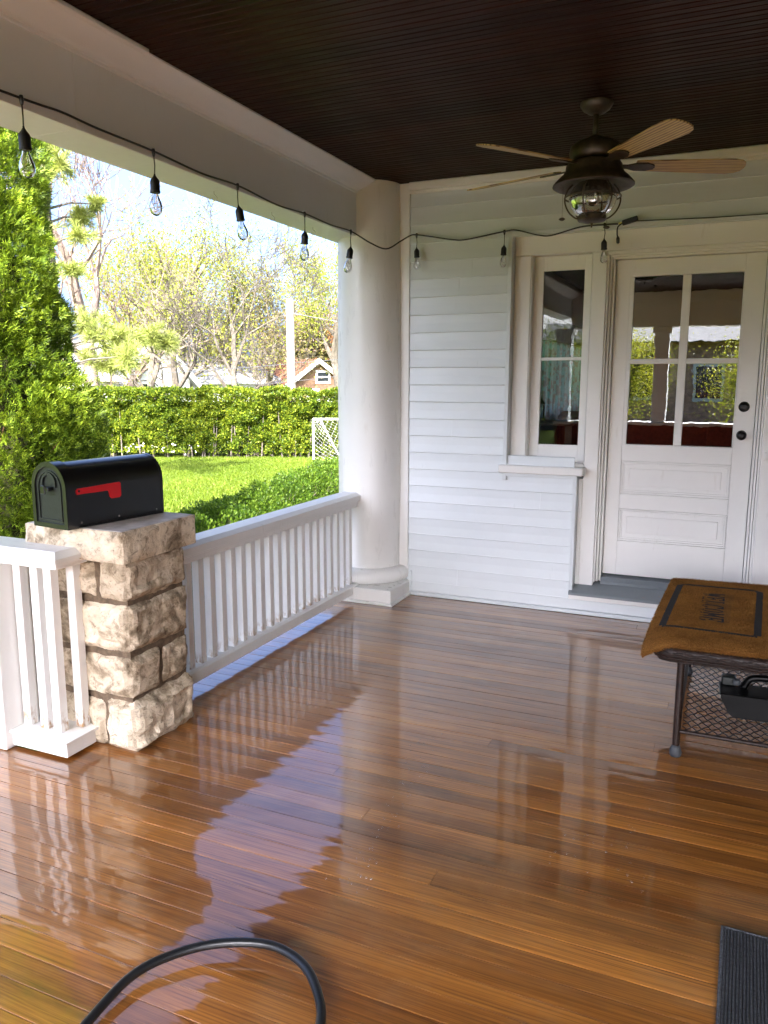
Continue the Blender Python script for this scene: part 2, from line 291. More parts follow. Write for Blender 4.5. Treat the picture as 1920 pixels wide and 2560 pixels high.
# ------------------------------------------------------------------ mesh helpers
COL = S.collection
def tag(o, label=None, cat=None, group=None, kind=None):
    if label: o['label'] = label
    if cat: o['category'] = cat
    if group: o['group'] = group
    if kind: o['kind'] = kind
    return o
def empty(name, loc=(0, 0, 0), rz=0):
    o = bpy.data.objects.new(name, None); COL.objects.link(o); o.location = loc; o.rotation_euler = (0, 0, rz); o.empty_display_size = .1
    return o
class MB:
    def __init__(s): s.v = []; s.f = []
    def add(s, vs, fs, T=None):
        k = len(s.v)
        for p in vs:
            p = Vector(p); s.v.append(tuple(T @ p) if T is not None else tuple(p))
        s.f += [tuple(i+k for i in f) for f in fs]; return s
    def box(s, x0, x1, y0, y1, z0, z1, b=0.0, T=None):
        if b <= 0:
            vs = [(x, y, z) for x in (x0, x1) for y in (y0, y1) for z in (z0, z1)]
            return s.add(vs, [(0, 1, 3, 2), (4, 6, 7, 5), (0, 4, 5, 1), (2, 3, 7, 6), (0, 2, 6, 4), (1, 5, 7, 3)], T)
        X = (x0, x1); Y = (y0, y1); Z = (z0, z1); vs = []; idx = {}
        for i in (0, 1):
            for j in (0, 1):
                for k in (0, 1):
                    sx = b if i == 0 else -b; sy_ = b if j == 0 else -b; sz = b if k == 0 else -b
                    idx[i, j, k, 0] = len(vs); vs.append((X[i], Y[j]+sy_, Z[k]+sz))
                    idx[i, j, k, 1] = len(vs); vs.append((X[i]+sx, Y[j], Z[k]+sz))
                    idx[i, j, k, 2] = len(vs); vs.append((X[i]+sx, Y[j]+sy_, Z[k]))
        fs = []
        for i in (0, 1):
            q = [idx[i, a, b2, 0] for a, b2 in ((0, 0), (0, 1), (1, 1), (1, 0))]; fs.append(tuple(q if i == 0 else q[::-1]))
            q = [idx[a, i, b2, 1] for a, b2 in ((0, 0), (1, 0), (1, 1), (0, 1))]; fs.append(tuple(q if i == 0 else q[::-1]))
            q = [idx[a, b2, i, 2] for a, b2 in ((0, 0), (0, 1), (1, 1), (1, 0))]; fs.append(tuple(q if i == 0 else q[::-1]))
        for a in (0, 1):
            for b2 in (0, 1):
                fs.append((idx[a, b2, 0, 0], idx[a, b2, 1, 0], idx[a, b2, 1, 1], idx[a, b2, 0, 1]))
                fs.append((idx[a, 0, b2, 0], idx[a, 1, b2, 0], idx[a, 1, b2, 2], idx[a, 0, b2, 2]))
                fs.append((idx[0, a, b2, 1], idx[1, a, b2, 1], idx[1, a, b2, 2], idx[0, a, b2, 2]))
        for i in (0, 1):
            for j in (0, 1):
                for k in (0, 1): fs.append((idx[i, j, k, 0], idx[i, j, k, 1], idx[i, j, k, 2]))
        return s.add(vs, fs, T)
    def prism(s, prof, a0, a1, axis='x', T=None):
        # prof: list of (u, v). axis x -> (a,u,v); y -> (u,a,v); z -> (u,v,a)
        n = len(prof); f = {'x': lambda a, u, v: (a, u, v), 'y': lambda a, u, v: (u, a, v), 'z': lambda a, u, v: (u, v, a)}[axis]
        vs = [f(a0, *p) for p in prof] + [f(a1, *p) for p in prof]
        fs = [(i, (i+1) % n, n+(i+1) % n, n+i) for i in range(n)] + [tuple(range(n))[::-1], tuple(range(n, 2*n))]
        return s.add(vs, fs, T)
    def lathe(s, prof, n=24, T=None, a0=0, a1=2*math.pi):
        full = abs(a1-a0-2*math.pi) < 1e-6; m = n if full else n+1; vs = []
        for i in range(m):
            a = a0+(a1-a0)*i/n
            for r, z in prof: vs.append((r*math.cos(a), r*math.sin(a), z))
        L = len(prof); fs = []
        for i in range(n):
            j = (i+1) % m
            for k in range(L-1): fs.append((i*L+k, j*L+k, j*L+k+1, i*L+k+1))
        return s.add(vs, fs, T)
    def tube(s, pts, r, n=6, closed=False, caps=True):
        pts = [Vector(p) for p in pts]; L = len(pts); k0 = len(s.v)
        rs = r if hasattr(r, '__len__') else [r]*L
        up = None
        for i, p in enumerate(pts):
            a = pts[i-1] if (i > 0 or closed) else p; b = pts[(i+1) % L] if (i < L-1 or closed) else p
            t = (b-a).normalized()
            if up is None: up = t.orthogonal().normalized()
            up = (up - t*up.dot(t)); up = up.normalized() if up.length > 1e-6 else t.orthogonal().normalized()
            bn = t.cross(up)
            for j in range(n):
                an = 2*math.pi*j/n; s.v.append(tuple(p+(up*math.cos(an)+bn*math.sin(an))*rs[i]))
        for i in range(L if closed else L-1):
            i2 = (i+1) % L
            for j in range(n):
                j2 = (j+1) % n; s.f.append((k0+i*n+j, k0+i*n+j2, k0+i2*n+j2, k0+i2*n+j))
        if caps and not closed:
            s.f.append(tuple(k0+j for j in range(n))[::-1]); s.f.append(tuple(k0+(L-1)*n+j for j in range(n)))
        return s
    def build(s, name, m=None, parent=None, smooth=False, angle=None, loc=None):
        me = bpy.data.meshes.new(name); me.from_pydata(s.v, [], s.f); me.update()
        if smooth:
            me.polygons.foreach_set('use_smooth', [True]*len(me.polygons))
            if angle: 
                me.set_sharp_from_angle(angle=R(angle))
        if m is not None: me.materials.append(M[m] if isinstance(m, str) else m)
        o = bpy.data.objects.new(name, me); COL.objects.link(o)
        if parent is not None: o.parent = parent
        if loc is not None: o.location = loc
        return o
def fixn(o):
    import bmesh
    bm = bmesh.new(); bm.from_mesh(o.data); bmesh.ops.recalc_face_normals(bm, faces=bm.faces); bm.to_mesh(o.data); bm.free(); return o
def catmull(P, k=8, closed=False):
    P = [Vector(p) for p in P]; out = []; n = len(P)
    for i in range(n if closed else n-1):
        if closed: a, b, c_, d = P[(i-1) % n], P[i], P[(i+1) % n], P[(i+2) % n]
        else: a, b, c_, d = P[max(i-1, 0)], P[i], P[i+1], P[min(i+2, n-1)]
        for j in range(k):
            t = j/k
            out.append(.5*((2*b)+(c_-a)*t+(2*a-5*b+4*c_-d)*t*t+(3*b-a-3*c_+d)*t**3))
    if not closed: out.append(P[-1])
    return out
def copy_part(o, parent, loc=None, rot=None):
    q = o.copy(); COL.objects.link(q); q.parent = parent
    if loc is not None: q.location = loc
    if rot is not None: q.rotation_euler = rot
    return q
def np_mesh(name, V, Fq, m, parent=None, tri=False):
    k = 3 if tri else 4
    me = bpy.data.meshes.new(name); nf = len(Fq)
    me.vertices.add(len(V)); me.vertices.foreach_set('co', V.astype(np.float32).ravel())
    me.loops.add(nf*k); me.loops.foreach_set('vertex_index', Fq.astype(np.int32).ravel())
    me.polygons.add(nf); me.polygons.foreach_set('loop_start', np.arange(0, nf*k, k, dtype=np.int32))
    me.update(calc_edges=True); me.materials.append(M[m])
    o = bpy.data.objects.new(name, me); COL.objects.link(o)
    if parent is not None: o.parent = parent
    return o
def unit(a): return a/np.maximum(np.linalg.norm(a, axis=1, keepdims=True), 1e-9)
def leaf_quads(P, D, Nn, L, Wd):
    """leaves: base P, direction D, normal Nn, length L, width Wd -> rhombic quads"""
    D = unit(D); side = unit(np.cross(D, Nn)); L = np.broadcast_to(np.asarray(L, float).reshape(-1, 1) if np.ndim(L) else np.full((1, 1), L), (len(P), 1)); Wd = np.broadcast_to(np.asarray(Wd, float).reshape(-1, 1) if np.ndim(Wd) else np.full((1, 1), Wd), (len(P), 1))
    a = P; b = P+D*L*.45+side*Wd*.5; c_ = P+D*L; d = P+D*L*.45-side*Wd*.5
    V = np.stack([a, b, c_, d], 1).reshape(-1, 3); Fq = np.arange(len(P)*4).reshape(-1, 4)
    return V, Fq
def rdir(n): return unit(rng.normal(size=(n, 3)))

# ================================================================== SETTING: ground
GZ = -0.6
g = MB(); nx = 40
vs = []; fs = []
for i in range(nx+1):
    for j in range(nx+1):
        x = -300+600*i/nx; y = -300+600*j/nx; vs.append((x, y, GZ))
for i in range(nx):
    for j in range(nx): a = i*(nx+1)+j; fs.append((a, a+nx+1, a+nx+2, a+1))
g.add(vs, fs); lawn = g.build('lawn_ground', 'lawn'); tag(lawn, kind='structure')
# grass blades where the lawn is seen
n = 110000
ang = rng.uniform(-.75, -.43, n); dist = 7.2+np.sqrt(rng.uniform(0, 1, n))*15.6
P = np.stack([np.sin(ang)*dist, np.cos(ang)*dist, np.full(n, GZ)], 1)
Dg = np.stack([rng.normal(0, .45, n), rng.normal(0, .45, n), np.ones(n)], 1)
hv = rng.uniform(.03, .075, n)
side = unit(np.stack([rng.normal(size=n), rng.normal(size=n), np.zeros(n)], 1))*rng.uniform(.006, .014, (n, 1))
V = np.stack([P-side, P+side, P+unit(Dg)*hv[:, None]], 1).reshape(-1, 3)
tag(np_mesh('grass', V, np.arange(3*n).reshape(-1, 3), 'grass', tri=True), 'short bright spring grass across the lawn', 'grass', kind='stuff')

# ================================================================== PORCH FLOOR
YB, YF = -2.35, 5.30
XL, XR = -2.66, 3.2
sub = MB().box(XL+.01, XR-.01, 2.26, YF-.05, -.30, -.035).box(-3.55, XR-.01, YB+.01, 2.259, -.30, -.035); floor = sub.build('porch_floor', 'mortar'); tag(floor, kind='structure')
MB().box(XL-.03, XL+.01, YB, YF, -.34, -.045).build('fascia', 'paint', floor)
PW = 0.083
def board_prof(wd, g_=.0012, crown=.00018, e=.0005):
    h = wd/2-g_
    return [(-h, -.02), (-h, -e), (-h+e, 0), (-h*.45, crown), (0, crown*1.3), (h*.45, crown), (h-e, 0), (h, -e), (h, -.02)]
nb = 0
y = YF-.012-PW/2
back = MB()
while y > YB+.06:
    if y > .78:
        cuts = [(XL if y > 2.26 else -3.6)+random.uniform(-.004, .006)]
        if nb % 3 == 1: cuts.append(random.uniform(-1.6, 1.5))
        cuts.append(XR-.02)
        for a, b in zip(cuts[:-1], cuts[1:]):
            o = MB().prism(board_prof(PW), a+.0008, b-.0008, 'x').build('floor_board', 'floor', floor, True, 20)
            fixn(o)
            o.location = (0, y, random.uniform(-.0005, .0005)); o.rotation_euler = (R(random.gauss(0, .16)), 0, 0)
    else:
        k = MB().prism(board_prof(PW), -3.6, XR-.02, 'x'); back.add([(p[0], p[1]+y, p[2]) for p in k.v], k.f)
    y -= PW; nb += 1
o = fixn(back.build('floor_board', 'floor', floor, True, 35)); o['kind'] = 'stuff'

# ================================================================== CEILING + ROOF
H = 2.931
roof = MB().box(-3.35, 12, YB-.5, 14, H+.03, H+.25); ceil = roof.build('porch_ceiling', 'ceiling'); tag(ceil, kind='structure')  # unseen roof slab, stretched well beyond the ceiling to block the sun
def bead_prof(wd):
    h = wd/2
    p = [(-h, 0), (-h+.002, .0022), (-h+.004, 0)]
    for c0 in (0.0,): p += [(c0-.006, 0), (c0-.004, .002), (c0-.002, .0003), (c0, -.0006), (c0+.002, .0003), (c0+.004, .002), (c0+.006, 0)]
    p += [(h-.004, 0), (h-.002, .0022), (h, 0), (h, .02), (-h, .02)]
    return p
y = YF-PW/2; back = MB()
while y > YB+.05:
    if y > .95:
        o = fixn(MB().prism(bead_prof(PW), -2.44, XR, 'x').build('ceiling_board', 'ceiling', ceil)); o.location = (0, y, H)
    else:
        k = MB().prism(bead_prof(PW), -2.44, XR, 'x'); back.add([(p[0], p[1]+y, p[2]+H) for p in k.v], k.f)
    y -= PW
o = fixn(back.build('ceiling_board', 'ceiling', ceil)); o['kind'] = 'stuff'

# ================================================================== BEAM
beam = empty('porch_beam', (-2.565, 0, 2.565)); tag(beam, 'long white box beam carrying the porch ceiling along the open side', 'beam')
def bchild(mb, name, m='beam_paint', **k):
    mb.v = [(v[0]+2.565, v[1], v[2]-2.565) for v in mb.v]; return mb.build(name, m, beam, **k)
bchild(MB().box(-2.69, -2.44, 2.53, 5.28, 2.565, H, .003), 'beam_casing')
bchild(MB().box(-2.69, -2.44, YB, 2.5285, 2.565, H, .002), 'beam_casing')
# crown moulding profile (x,z)
cp_ = [(-2.44, 2.845), (-2.432, 2.845), (-2.430, 2.856), (-2.418, 2.858), (-2.413, 2.866), (-2.404, 2.870), (-2.390, 2.876), (-2.370, 2.884), (-2.350, 2.896), (-2.334, 2.910), (-2.322, 2.914), (-2.312, 2.922), (-2.312, H-.001), (-2.44, H-.001)]
fixn(bchild(MB().prism(cp_, YB, 5.17, 'y'), 'crown_moulding', smooth=True, angle=40))
bchild(MB().box(-2.312, -2.285, YB, 2.80, H-.022, H-.002, .004), 'crown_moulding')
def hook(x, y, z, parent, s=1.0):
    pts = [(0, 0, 0), (0, 0, -.012*s), (.006*s, .004, -.018*s), (.010*s, .009, -.028*s), (.004*s, .006, -.036*s), (-.006*s, 0, -.034*s), (-.009*s, -.002, -.026*s)]
    o = MB().tube(catmull(pts, 4), .0016, 5).build('hook', 'steel', parent, smooth=True)
    o.location = (x+2.565, y, z-2.565); return o
for yy in (3.60, 4.17, 4.67): hook(-2.56, yy, 2.566, beam, 1.3)

# ================================================================== COLUMN
colm = empty('porch_column', (-2.44, 5.30, 0)); tag(colm, 'thick round white column on a square plinth at the house corner', 'column')
pr_ = []
for i in range(25):
    t = i/24; z = .215+t*(H-.215); r = .238+.006*math.sin(math.pi*min(1, t*1.1))-.008*t; pr_.append((r, z))
MB().lathe(pr_, 64).build('shaft', 'column_paint', colm, smooth=True)
tor = [(.238, .225), (.262, .222)]+[(.262+.05*math.sin(a), .167+.055*math.cos(a)) for a in np.linspace(.05, math.pi-.1, 10)]+[(.25, .108)]
MB().lathe(tor, 64).build('base_torus', 'column_paint', colm, smooth=True)
MB().box(-.32, .32, -.362, .05, .017, .112, .006).build('plinth', 'column_paint', colm)
MB().box(-.335, .335, -.377, .05, .001, .0165, .003).build('plinth_shoe', 'column_paint', colm)

# ================================================================== HOUSE WALL
W = 5.303; WC = 5.36; RJ = .188
hw = empty('house_wall', (-2.16, W, 0)); tag(hw, 'house wall clad in pale blue clapboards beside the column, with side window and panelled door', 'house')
def hc(mb, name, m, parent=None, **k):
    mb.v = [(v[0]+2.16, v[1]-W, v[2]) for v in mb.v]
    o = mb.build(name, m, hw if parent is None else parent, **k)
    return o
hc(MB().box(-2.34, -2.135, W-.012, W+.05, .18, H-.001, .002), 'corner_board', 'paint')
hc(MB().box(-2.135, -2.108, W-.010, W+.05, .03, .185, .002), 'corner_board', 'siding')
hc(MB().box(-2.175, -2.136, W-.014, W-.004, .172, .186, .001), 'corner_board', 'siding')
SE = .1209; Z0 = .106
def clap(x0, x1, z):
    # wedge clapboard, lower edge proud
    return MB().prism([(W+.006, z+SE+.004), (W-.001, z+SE), (W-.006, z+SE*.5), (W-.014, z+.006), (W-.0155, z+.001), (W-.013, z-.002), (W+.006, z)], x0, x1, 'x')
def siding(x0, x1, z):
    if random.random() < .4 and x1-x0 > .7 and x0 < -1:
        c_ = random.uniform(x0+.25, min(x1, -.2)-.2); fixn(hc(clap(x0, c_-.0008, z), 'siding_board', 'siding')); x0 = c_
    fixn(hc(clap(x0, x1, z), 'siding_board', 'siding'))
for k in range(-1, 24):
    z = Z0+k*SE
    if z+SE > H+.05: break
    zt = z+SE
    if z < .98:
        siding(-2.13 if z > .16 else -2.105, -.936, z) if z > .02 else None
    elif z < 2.50: siding(-2.13, -1.424, z)
    else: siding(-2.13, XR, z)
    if 0.0 < z < 2.5: siding(.47, XR, z)
# bottom course continues under the sill
fixn(hc(MB().prism([(W+.004, .106), (W-.004, .106), (W-.010, .055), (W-.013, .034), (W+.004, .03)], -2.105, .47, 'x'), 'siding_board', 'siding'))
hc(MB().box(-2.12, XR, W-.020, W+.02, .002, .030, .003), 'base_strip', 'siding')
hc(MB().box(-2.135, XR, W-.045, W+.02, H-.055, H-.001, .008), 'top_moulding', 'paint')
hc(MB().box(-2.135, XR, W-.025, W+.02, H-.075, H-.055, .004), 'top_moulding', 'paint')
# backing behind siding
hc(MB().box(-2.16, -.92, W+.007, W+.2, 0, .99), 'wall_core', 'siding')
hc(MB().box(-2.16, -1.40, W+.007, W+.2, .9905, 2.53), 'wall_core', 'siding')
hc(MB().box(-2.16, XR, W+.007, W+.2, 2.5305, H), 'wall_core', 'siding')
hc(MB().box(.45, XR, W+.007, W+.2, 0, 2.53), 'wall_core', 'siding')
# channels of the siding round the joinery
hc(MB().box(-1.424, -1.398, W-.022, W+.05, .905, 2.55, .002), 'edge_channel', 'siding')
hc(MB().box(-.938, -.914, W-.022, W+.05, .12, .955, .002), 'edge_channel', 'siding')
hc(MB().box(-1.398, -.914, W-.020, W+.05, .934, .956, .002), 'edge_channel', 'siding')
hc(MB().box(-1.424, .47, W-.020, W+.05, 2.536, 2.556, .002), 'edge_channel', 'siding')
# casings in plane WC
def cas(x0, x1, z0, z1, y0=WC, y1=W+.20, b=.004): return hc(MB().box(x0, x1, y0, y1, z0, z1, b), 'casing', 'paint')
cas(-1.397, .46, 2.408, 2.538)
cas(-1.397, -1.287, 1.01, 2.406)
cas(-.886, -.792, .195, 2.406)
cas(-.914, -.8865, .195, .93)
cas(RJ, .46, .195, 2.406)
cas(-1.285, -.888, .96, 1.03)
# door surround: stepped mouldings
for i, (dx, yy) in enumerate(((.012, WC+.012), (.028, WC+.035), (.045, WC+.06))):
    a = -.792+(0 if i == 0 else (.014, .030)[i-1]); b_ = -.792+dx
    cas(a+.0005, b_, .22, 2.385-(i*.012), yy, W+.2, .002); 
    cas(RJ-dx, RJ-(a+.792)-.0005, .22, 2.385-(i*.012), yy, W+.2, .002)
    cas(-.792+.0005, RJ-.0005, 2.385-i*.012, 2.4075-(i*.012)-.0005, yy, W+.2, .002)
# sloped grey sill
fixn(hc(MB().prism([(W-.045, .140), (W-.045, .158), (W-.038, .165), (WC, .196), (WC+.035, .206), (WC+.14, .216), (WC+.14, .140)], -.936, .47, 'x'), 'door_sill', 'grey_paint'))
hc(MB().box(-.936, .47, W-.030, W+.05, .107, .1395, .002), 'sill_riser', 'paint')
fixn(hc(MB().prism([(WC+.036, .2), (WC+.036, .222), (WC+.06, .248), (WC+.16, .262), (WC+.16, .2)], -.745, .16, 'x'), 'threshold', 'grey_paint'))
hc(MB().box(.206, .225, WC-.012, WC, 1.10, 1.15, .002), 'door_bell', 'paint')
# side window
wn = hc(MB().box(-1.45, -.872, W-.048, WC+.01, .957, 1.012, .006), 'window_sill', 'paint')
win = hw
WX0, WX1, WZ0, WZ1 = -1.285, -.888, 1.03, 2.406
wf = MB()
ys = WC+.075
wf.box(WX0, WX0+.004, WC+.006, ys, WZ0, WZ1).box(WX1-.004, WX1, WC+.006, ys, WZ0, WZ1)
frm = hc(wf, 'window_frame', 'paint')
def wc(mb, name, m, **k): return hc(mb, name, m, parent=None, **k)
GX0, GX1 = -1.216, -.945
def sub_of(parent, mb, name, m, **k):
    mb.v = [(v[0]+2.16, v[1]-W, v[2]) for v in mb.v]; return mb.build(name, m, parent, **k)
sub_of(frm, MB().box(WX0+.004, GX0, ys, ys+.03, WZ0, WZ1, .002), 'sash_stile', 'paint')
sub_of(frm, MB().box(GX1, WX1-.004, ys, ys+.03, WZ0, WZ1, .002), 'sash_stile', 'paint')
sub_of(frm, MB().box(GX0, GX1, ys+.001, ys+.03, WZ0, 1.150, .002), 'sash_rail', 'paint')
sub_of(frm, MB().box(GX0, GX1, ys+.001, ys+.03, 2.312, WZ1, .002), 'sash_rail', 'paint')
sub_of(frm, MB().box(GX0, GX1, ys+.004, ys+.03, 1.722, 1.742, .002), 'muntin', 'paint')
sub_of(frm, MB().box(WX0+.004, WX1-.004, WC-.002, ys+.002, 1.012, 1.034, .003), 'window_stool', 'paint')
for z0, z1 in ((1.151, 1.7215), (1.7425, 2.3115)): sub_of(frm, MB().box(GX0, GX1, ys+.016, ys+.019, z0, z1), 'glass_pane', 'window_glass')
# door
DY = 5.462; DX0, DX1, DZ0, DZ1 = -.743, .140, .268, 2.358
door = hc(MB(), 'door', None)
dv = MB()
pz = [(1.172, 1.694), (1.728, 2.245)]; px = [(-.630, -.334), (-.284, .018)]
panels = [(-.648, .006, .838, 1.050), (-.655, .002, .512, .724)]
# stiles and rails
def dbox(x0, x1, z0, z1, y0=DY, y1=DY+.042, b=.0015): dv.box(x0, x1, y0, y1, z0, z1, b)
dbox(DX0, -.655, DZ0, DZ1); dbox(.025, DX1, DZ0, DZ1)
dbox(-.6545, .0245, DZ0, .505); dbox(-.6545, .0245, .732, .830); dbox(-.6545, .0245, 1.058, 1.166); dbox(-.6545, .0245, 2.251, DZ1)
dbox(-.6545, -.6305, 1.1665, 2.2505); dbox(.0185, .0245, 1.1665, 2.2505)
dv.box(-.6545, .0245, DY+.012, DY+.03, .5055, .7315); dv.box(-.6545, .0245, DY+.012, DY+.03, .8305, 1.0575)
dv.v = [(v[0]+2.16, v[1]-W, v[2]) for v in dv.v]
me = bpy.data.meshes.new('door'); me.from_pydata(dv.v, [], dv.f); me.materials.append(M['paint']); door.data = me; door.name = 'door'
sub_of(door, MB().box(-.334, -.284, DY+.004, DY+.04, 1.1665, 2.2505, .003), 'muntin', 'paint')
sub_of(door, MB().box(-.6303, -.3345, DY+.004, DY+.04, 1.6945, 1.7275, .003), 'muntin', 'paint')
sub_of(door, MB().box(-.2835, .0183, DY+.004, DY+.04, 1.6945, 1.7275, .003), 'muntin', 'paint')
for a, b in px:
    for z0, z1 in pz: 
        o = sub_of(door, MB().box(a-.001, b+.001, DY+.020, DY+.024, z0-.001, z1+.001), 'glass_pane', 'door_glass')
for x0, x1, z0, z1 in ((-.652, .022, .835, 1.053), (-.652, .022, .509, .727)):
    mm = MB()
    for k, (o_, d_) in enumerate(((0, .003), (.012, .008))):
        a0, a1, c0, c1 = x0+o_, x1-o_, z0+o_, z1-o_
        tw = .011
        mm.box(a0, a1, DY+d_, DY+.014, c1-tw, c1, .002).box(a0, a1, DY+d_, DY+.014, c0, c0+tw, .002)
        mm.box(a0, a0+tw, DY+d_+.0005, DY+.014, c0+tw, c1-tw, .002).box(a1-tw, a1, DY+d_+.0005, DY+.014, c0+tw, c1-tw, .002)
    mm.box(x0+.05, x1-.05, DY+.007, DY+.013, z0+.05, z1-.05, .003)
    sub_of(door, mm, 'panel_moulding', 'paint')
def ylathe(prof, n, x, y, z): return MB().lathe(prof, n, Matrix.Translation((x, y, z)) @ Matrix.Rotation(R(90), 4, 'X'))
sub_of(door, ylathe([(.0, .018), (.018, .018), (.024, .014), (.030, .008), (.033, 0)], 24, .074, DY, 1.425), 'deadbolt', 'knob', smooth=True)
sub_of(door, ylathe([(.0, .062), (.014, .061), (.024, .054), (.029, .044), (.027, .033), (.014, .026), (.011, .010), (.029, .006), (.031, 0)], 24, .071, DY, 1.246), 'door_knob', 'knob', smooth=True)
# side wall of the house round the corner with a hole for the curtained window
hc(MB().box(-2.16, -2.02, W+.2, 8.6, -.6, H), 'side_wall', 'siding'); hc(MB().box(-2.16, -2.02, 11.8, 14, -.6, H), 'side_wall', 'siding')
hc(MB().box(-2.16, -2.02, 8.6, 11.8, -.6, 1.25), 'side_wall', 'siding'); hc(MB().box(-2.16, -2.02, 8.6, 11.8, 2.15, H), 'side_wall', 'siding')
# interior
itr = MB(); itr.box(-2.02, 6, W+.2, 14, -.1, .2); itr.box(-2.02, 6, 13.8, 14, .2, H); itr.box(5.9, 6, W+.2, 13.8, .2, H); itr.box(-2.02, 6, W+.2, 13.8, H-.1, H+.02)
itr.box(.47, 5.9, W+.19, W+.24, .2, H)
o = itr.build('interior_room', 'interior'); tag(o, kind='structure')
# curtain, valance, lantern, red sofa, outlet in the room
vs = []; fs = []; nn = 160
for i in range(nn+1):
    yy = 8.5+3.4*i/nn; xx = -1.93+.035*math.sin(i*.9)+.012*math.sin(i*2.3)
    vs += [(xx, yy, 1.12), (xx, yy, 2.12)]
for i in range(nn): fs.append((2*i, 2*i+2, 2*i+3, 2*i+1))
o = MB().add(vs, fs).build('curtain', 'curtain', smooth=True); tag(o, 'striped teal, white and red curtain seen through the narrow side window', 'curtain')
o = MB().box(-1.98, -1.84, 8.4, 11.9, 2.02, 2.26, .01).build('curtain_valance', 'shade_cloth'); tag(o, 'olive valance box above the curtain behind the side window', 'valance')
o = MB().box(-1.6, -.2, 7.4, 8.1, .2, .78, .05).box(-1.6, -.2, 7.95, 8.15, .7, 1.28, .05).build('sofa', 'interior_red'); tag(o, 'dark red sofa in the dim room behind the glass', 'sofa')
ln = empty('lantern', (-1.27, 5.72, 1.30)); tag(ln, 'small metal lantern standing inside the narrow side window', 'lantern')
q = MB(); q.lathe([(.0, 0), (.035, 0), (.035, .012), (.028, .016)], 16)
for k in range(6):
    a = k*math.pi/3; q.tube([(.028*math.cos(a), .028*math.sin(a), .01), (.028*math.cos(a), .028*math.sin(a), .12)], .002, 5)
q.lathe([(.034, .118), (.034, .124), (.012, .15), (.004, .165), (0, .166)], 16); q.build('cage', 'lantern_metal', ln, smooth=True, angle=30)
MB().lathe([(.024, .014), (.026, .03), (.026, .1), (.02, .115)], 16).build('glass', 'bulb_glass', ln, smooth=True)
o = MB().box(-1.62, -1.0, 5.6, 5.85, 1.27, 1.30, .005).box(-1.6, -1.55, 5.62, 5.83, .2, 1.27).box(-1.07, -1.02, 5.62, 5.83, .2, 1.27).build('side_table', 'interior'); tag(o, 'dark narrow table under the lantern behind the side window', 'table')
o = MB().box(-.06, .06, -.008, 0, -.04, .04, .003).build('light_switch', 'white_plastic'); o.location = (-1.52, 8.2, 1.1); o.scale = (.7, 1, 1.1); tag(o, 'white switch plate glimpsed low through the side window', 'switch')
# right-hand porch wall, invented and unseen, keeps light from that side weak
rw = MB(); z = .03
while z < H: rw.prism([(XR, z+SE), (XR-.013, z), (XR, z)], YB, W, 'y'); z += SE
o = fixn(rw.box(XR, XR+.2, YB, W, -.6, H).build('added_side_wall', 'siding')); tag(o, 'added clapboard wall closing the unseen right side of the porch', 'wall')

# ================================================================== RAILING (stone pier to column)
def bevel_cap(mb, x0, x1, y0, y1, z0, z1, bx, bz, ends=True):
    """rail cap with bevelled upper edges"""
    mb.box(x0, x1, y0, y1, z0, z1-bz, .002)
    zt = z1; zb = z1-bz
    vs = [(x0, y0, zb), (x1, y0, zb), (x1, y1, zb), (x0, y1, zb), (x0+bx, y0+(bx if ends else 0), zt), (x1-bx, y0+(bx if ends else 0), zt), (x1-bx, y1-(bx if ends else 0), zt), (x0+bx, y1-(bx if ends else 0), zt)]
    mb.add(vs, [(0, 1, 5, 4), (1, 2, 6, 5), (2, 3, 7, 6), (3, 0, 4, 7), (4, 5, 6, 7)]); return mb
rail = empty('porch_railing', (-2.5, 2.95, 0)); tag(rail, 'long white balustrade between the stone pier and the round column', 'railing')
def rc(parent, off, mb, name, m='paint', **k):
    mb.v = [(v[0]-off[0], v[1]-off[1], v[2]-off[2]) for v in mb.v]; return mb.build(name, m, parent, **k)
RO = (-2.5, 2.95, 0)
rc(rail, RO, bevel_cap(MB(), -2.585, -2.412, 2.84, 5.13, .728, .785, .03, .018, False), 'top_rail')
rc(rail, RO, MB().box(-2.548, -2.432, 2.84, 5.1, .712, .7275, .003).box(-2.542, -2.4385, 2.84, 5.09, .682, .7115, .002), 'rail_fillet')
rc(rail, RO, MB().box(-2.470, -2.416, 2.84, 5.0, .055, .112, .003), 'bottom_rail')
rc(rail, RO, MB().prism([(-2.525, .1125), (-2.408, .1125), (-2.408, .118), (-2.424, .127), (-2.515, .127), (-2.525, .118)], 2.84, 5.03, 'y'), 'bottom_rail_cap')
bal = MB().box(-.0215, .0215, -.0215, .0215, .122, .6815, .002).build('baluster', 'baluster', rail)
ys_b = [3.092+.0968*i for i in range(20)]
for i in range(-2, 20):
    yy = 3.092+.0968*i
    q = bal if i == -2 else copy_part(bal, rail)
    q.location = (-2.462+2.5, yy+.02-2.95, 0); q.rotation_euler = (0, 0, R(random.gauss(0, .6)))

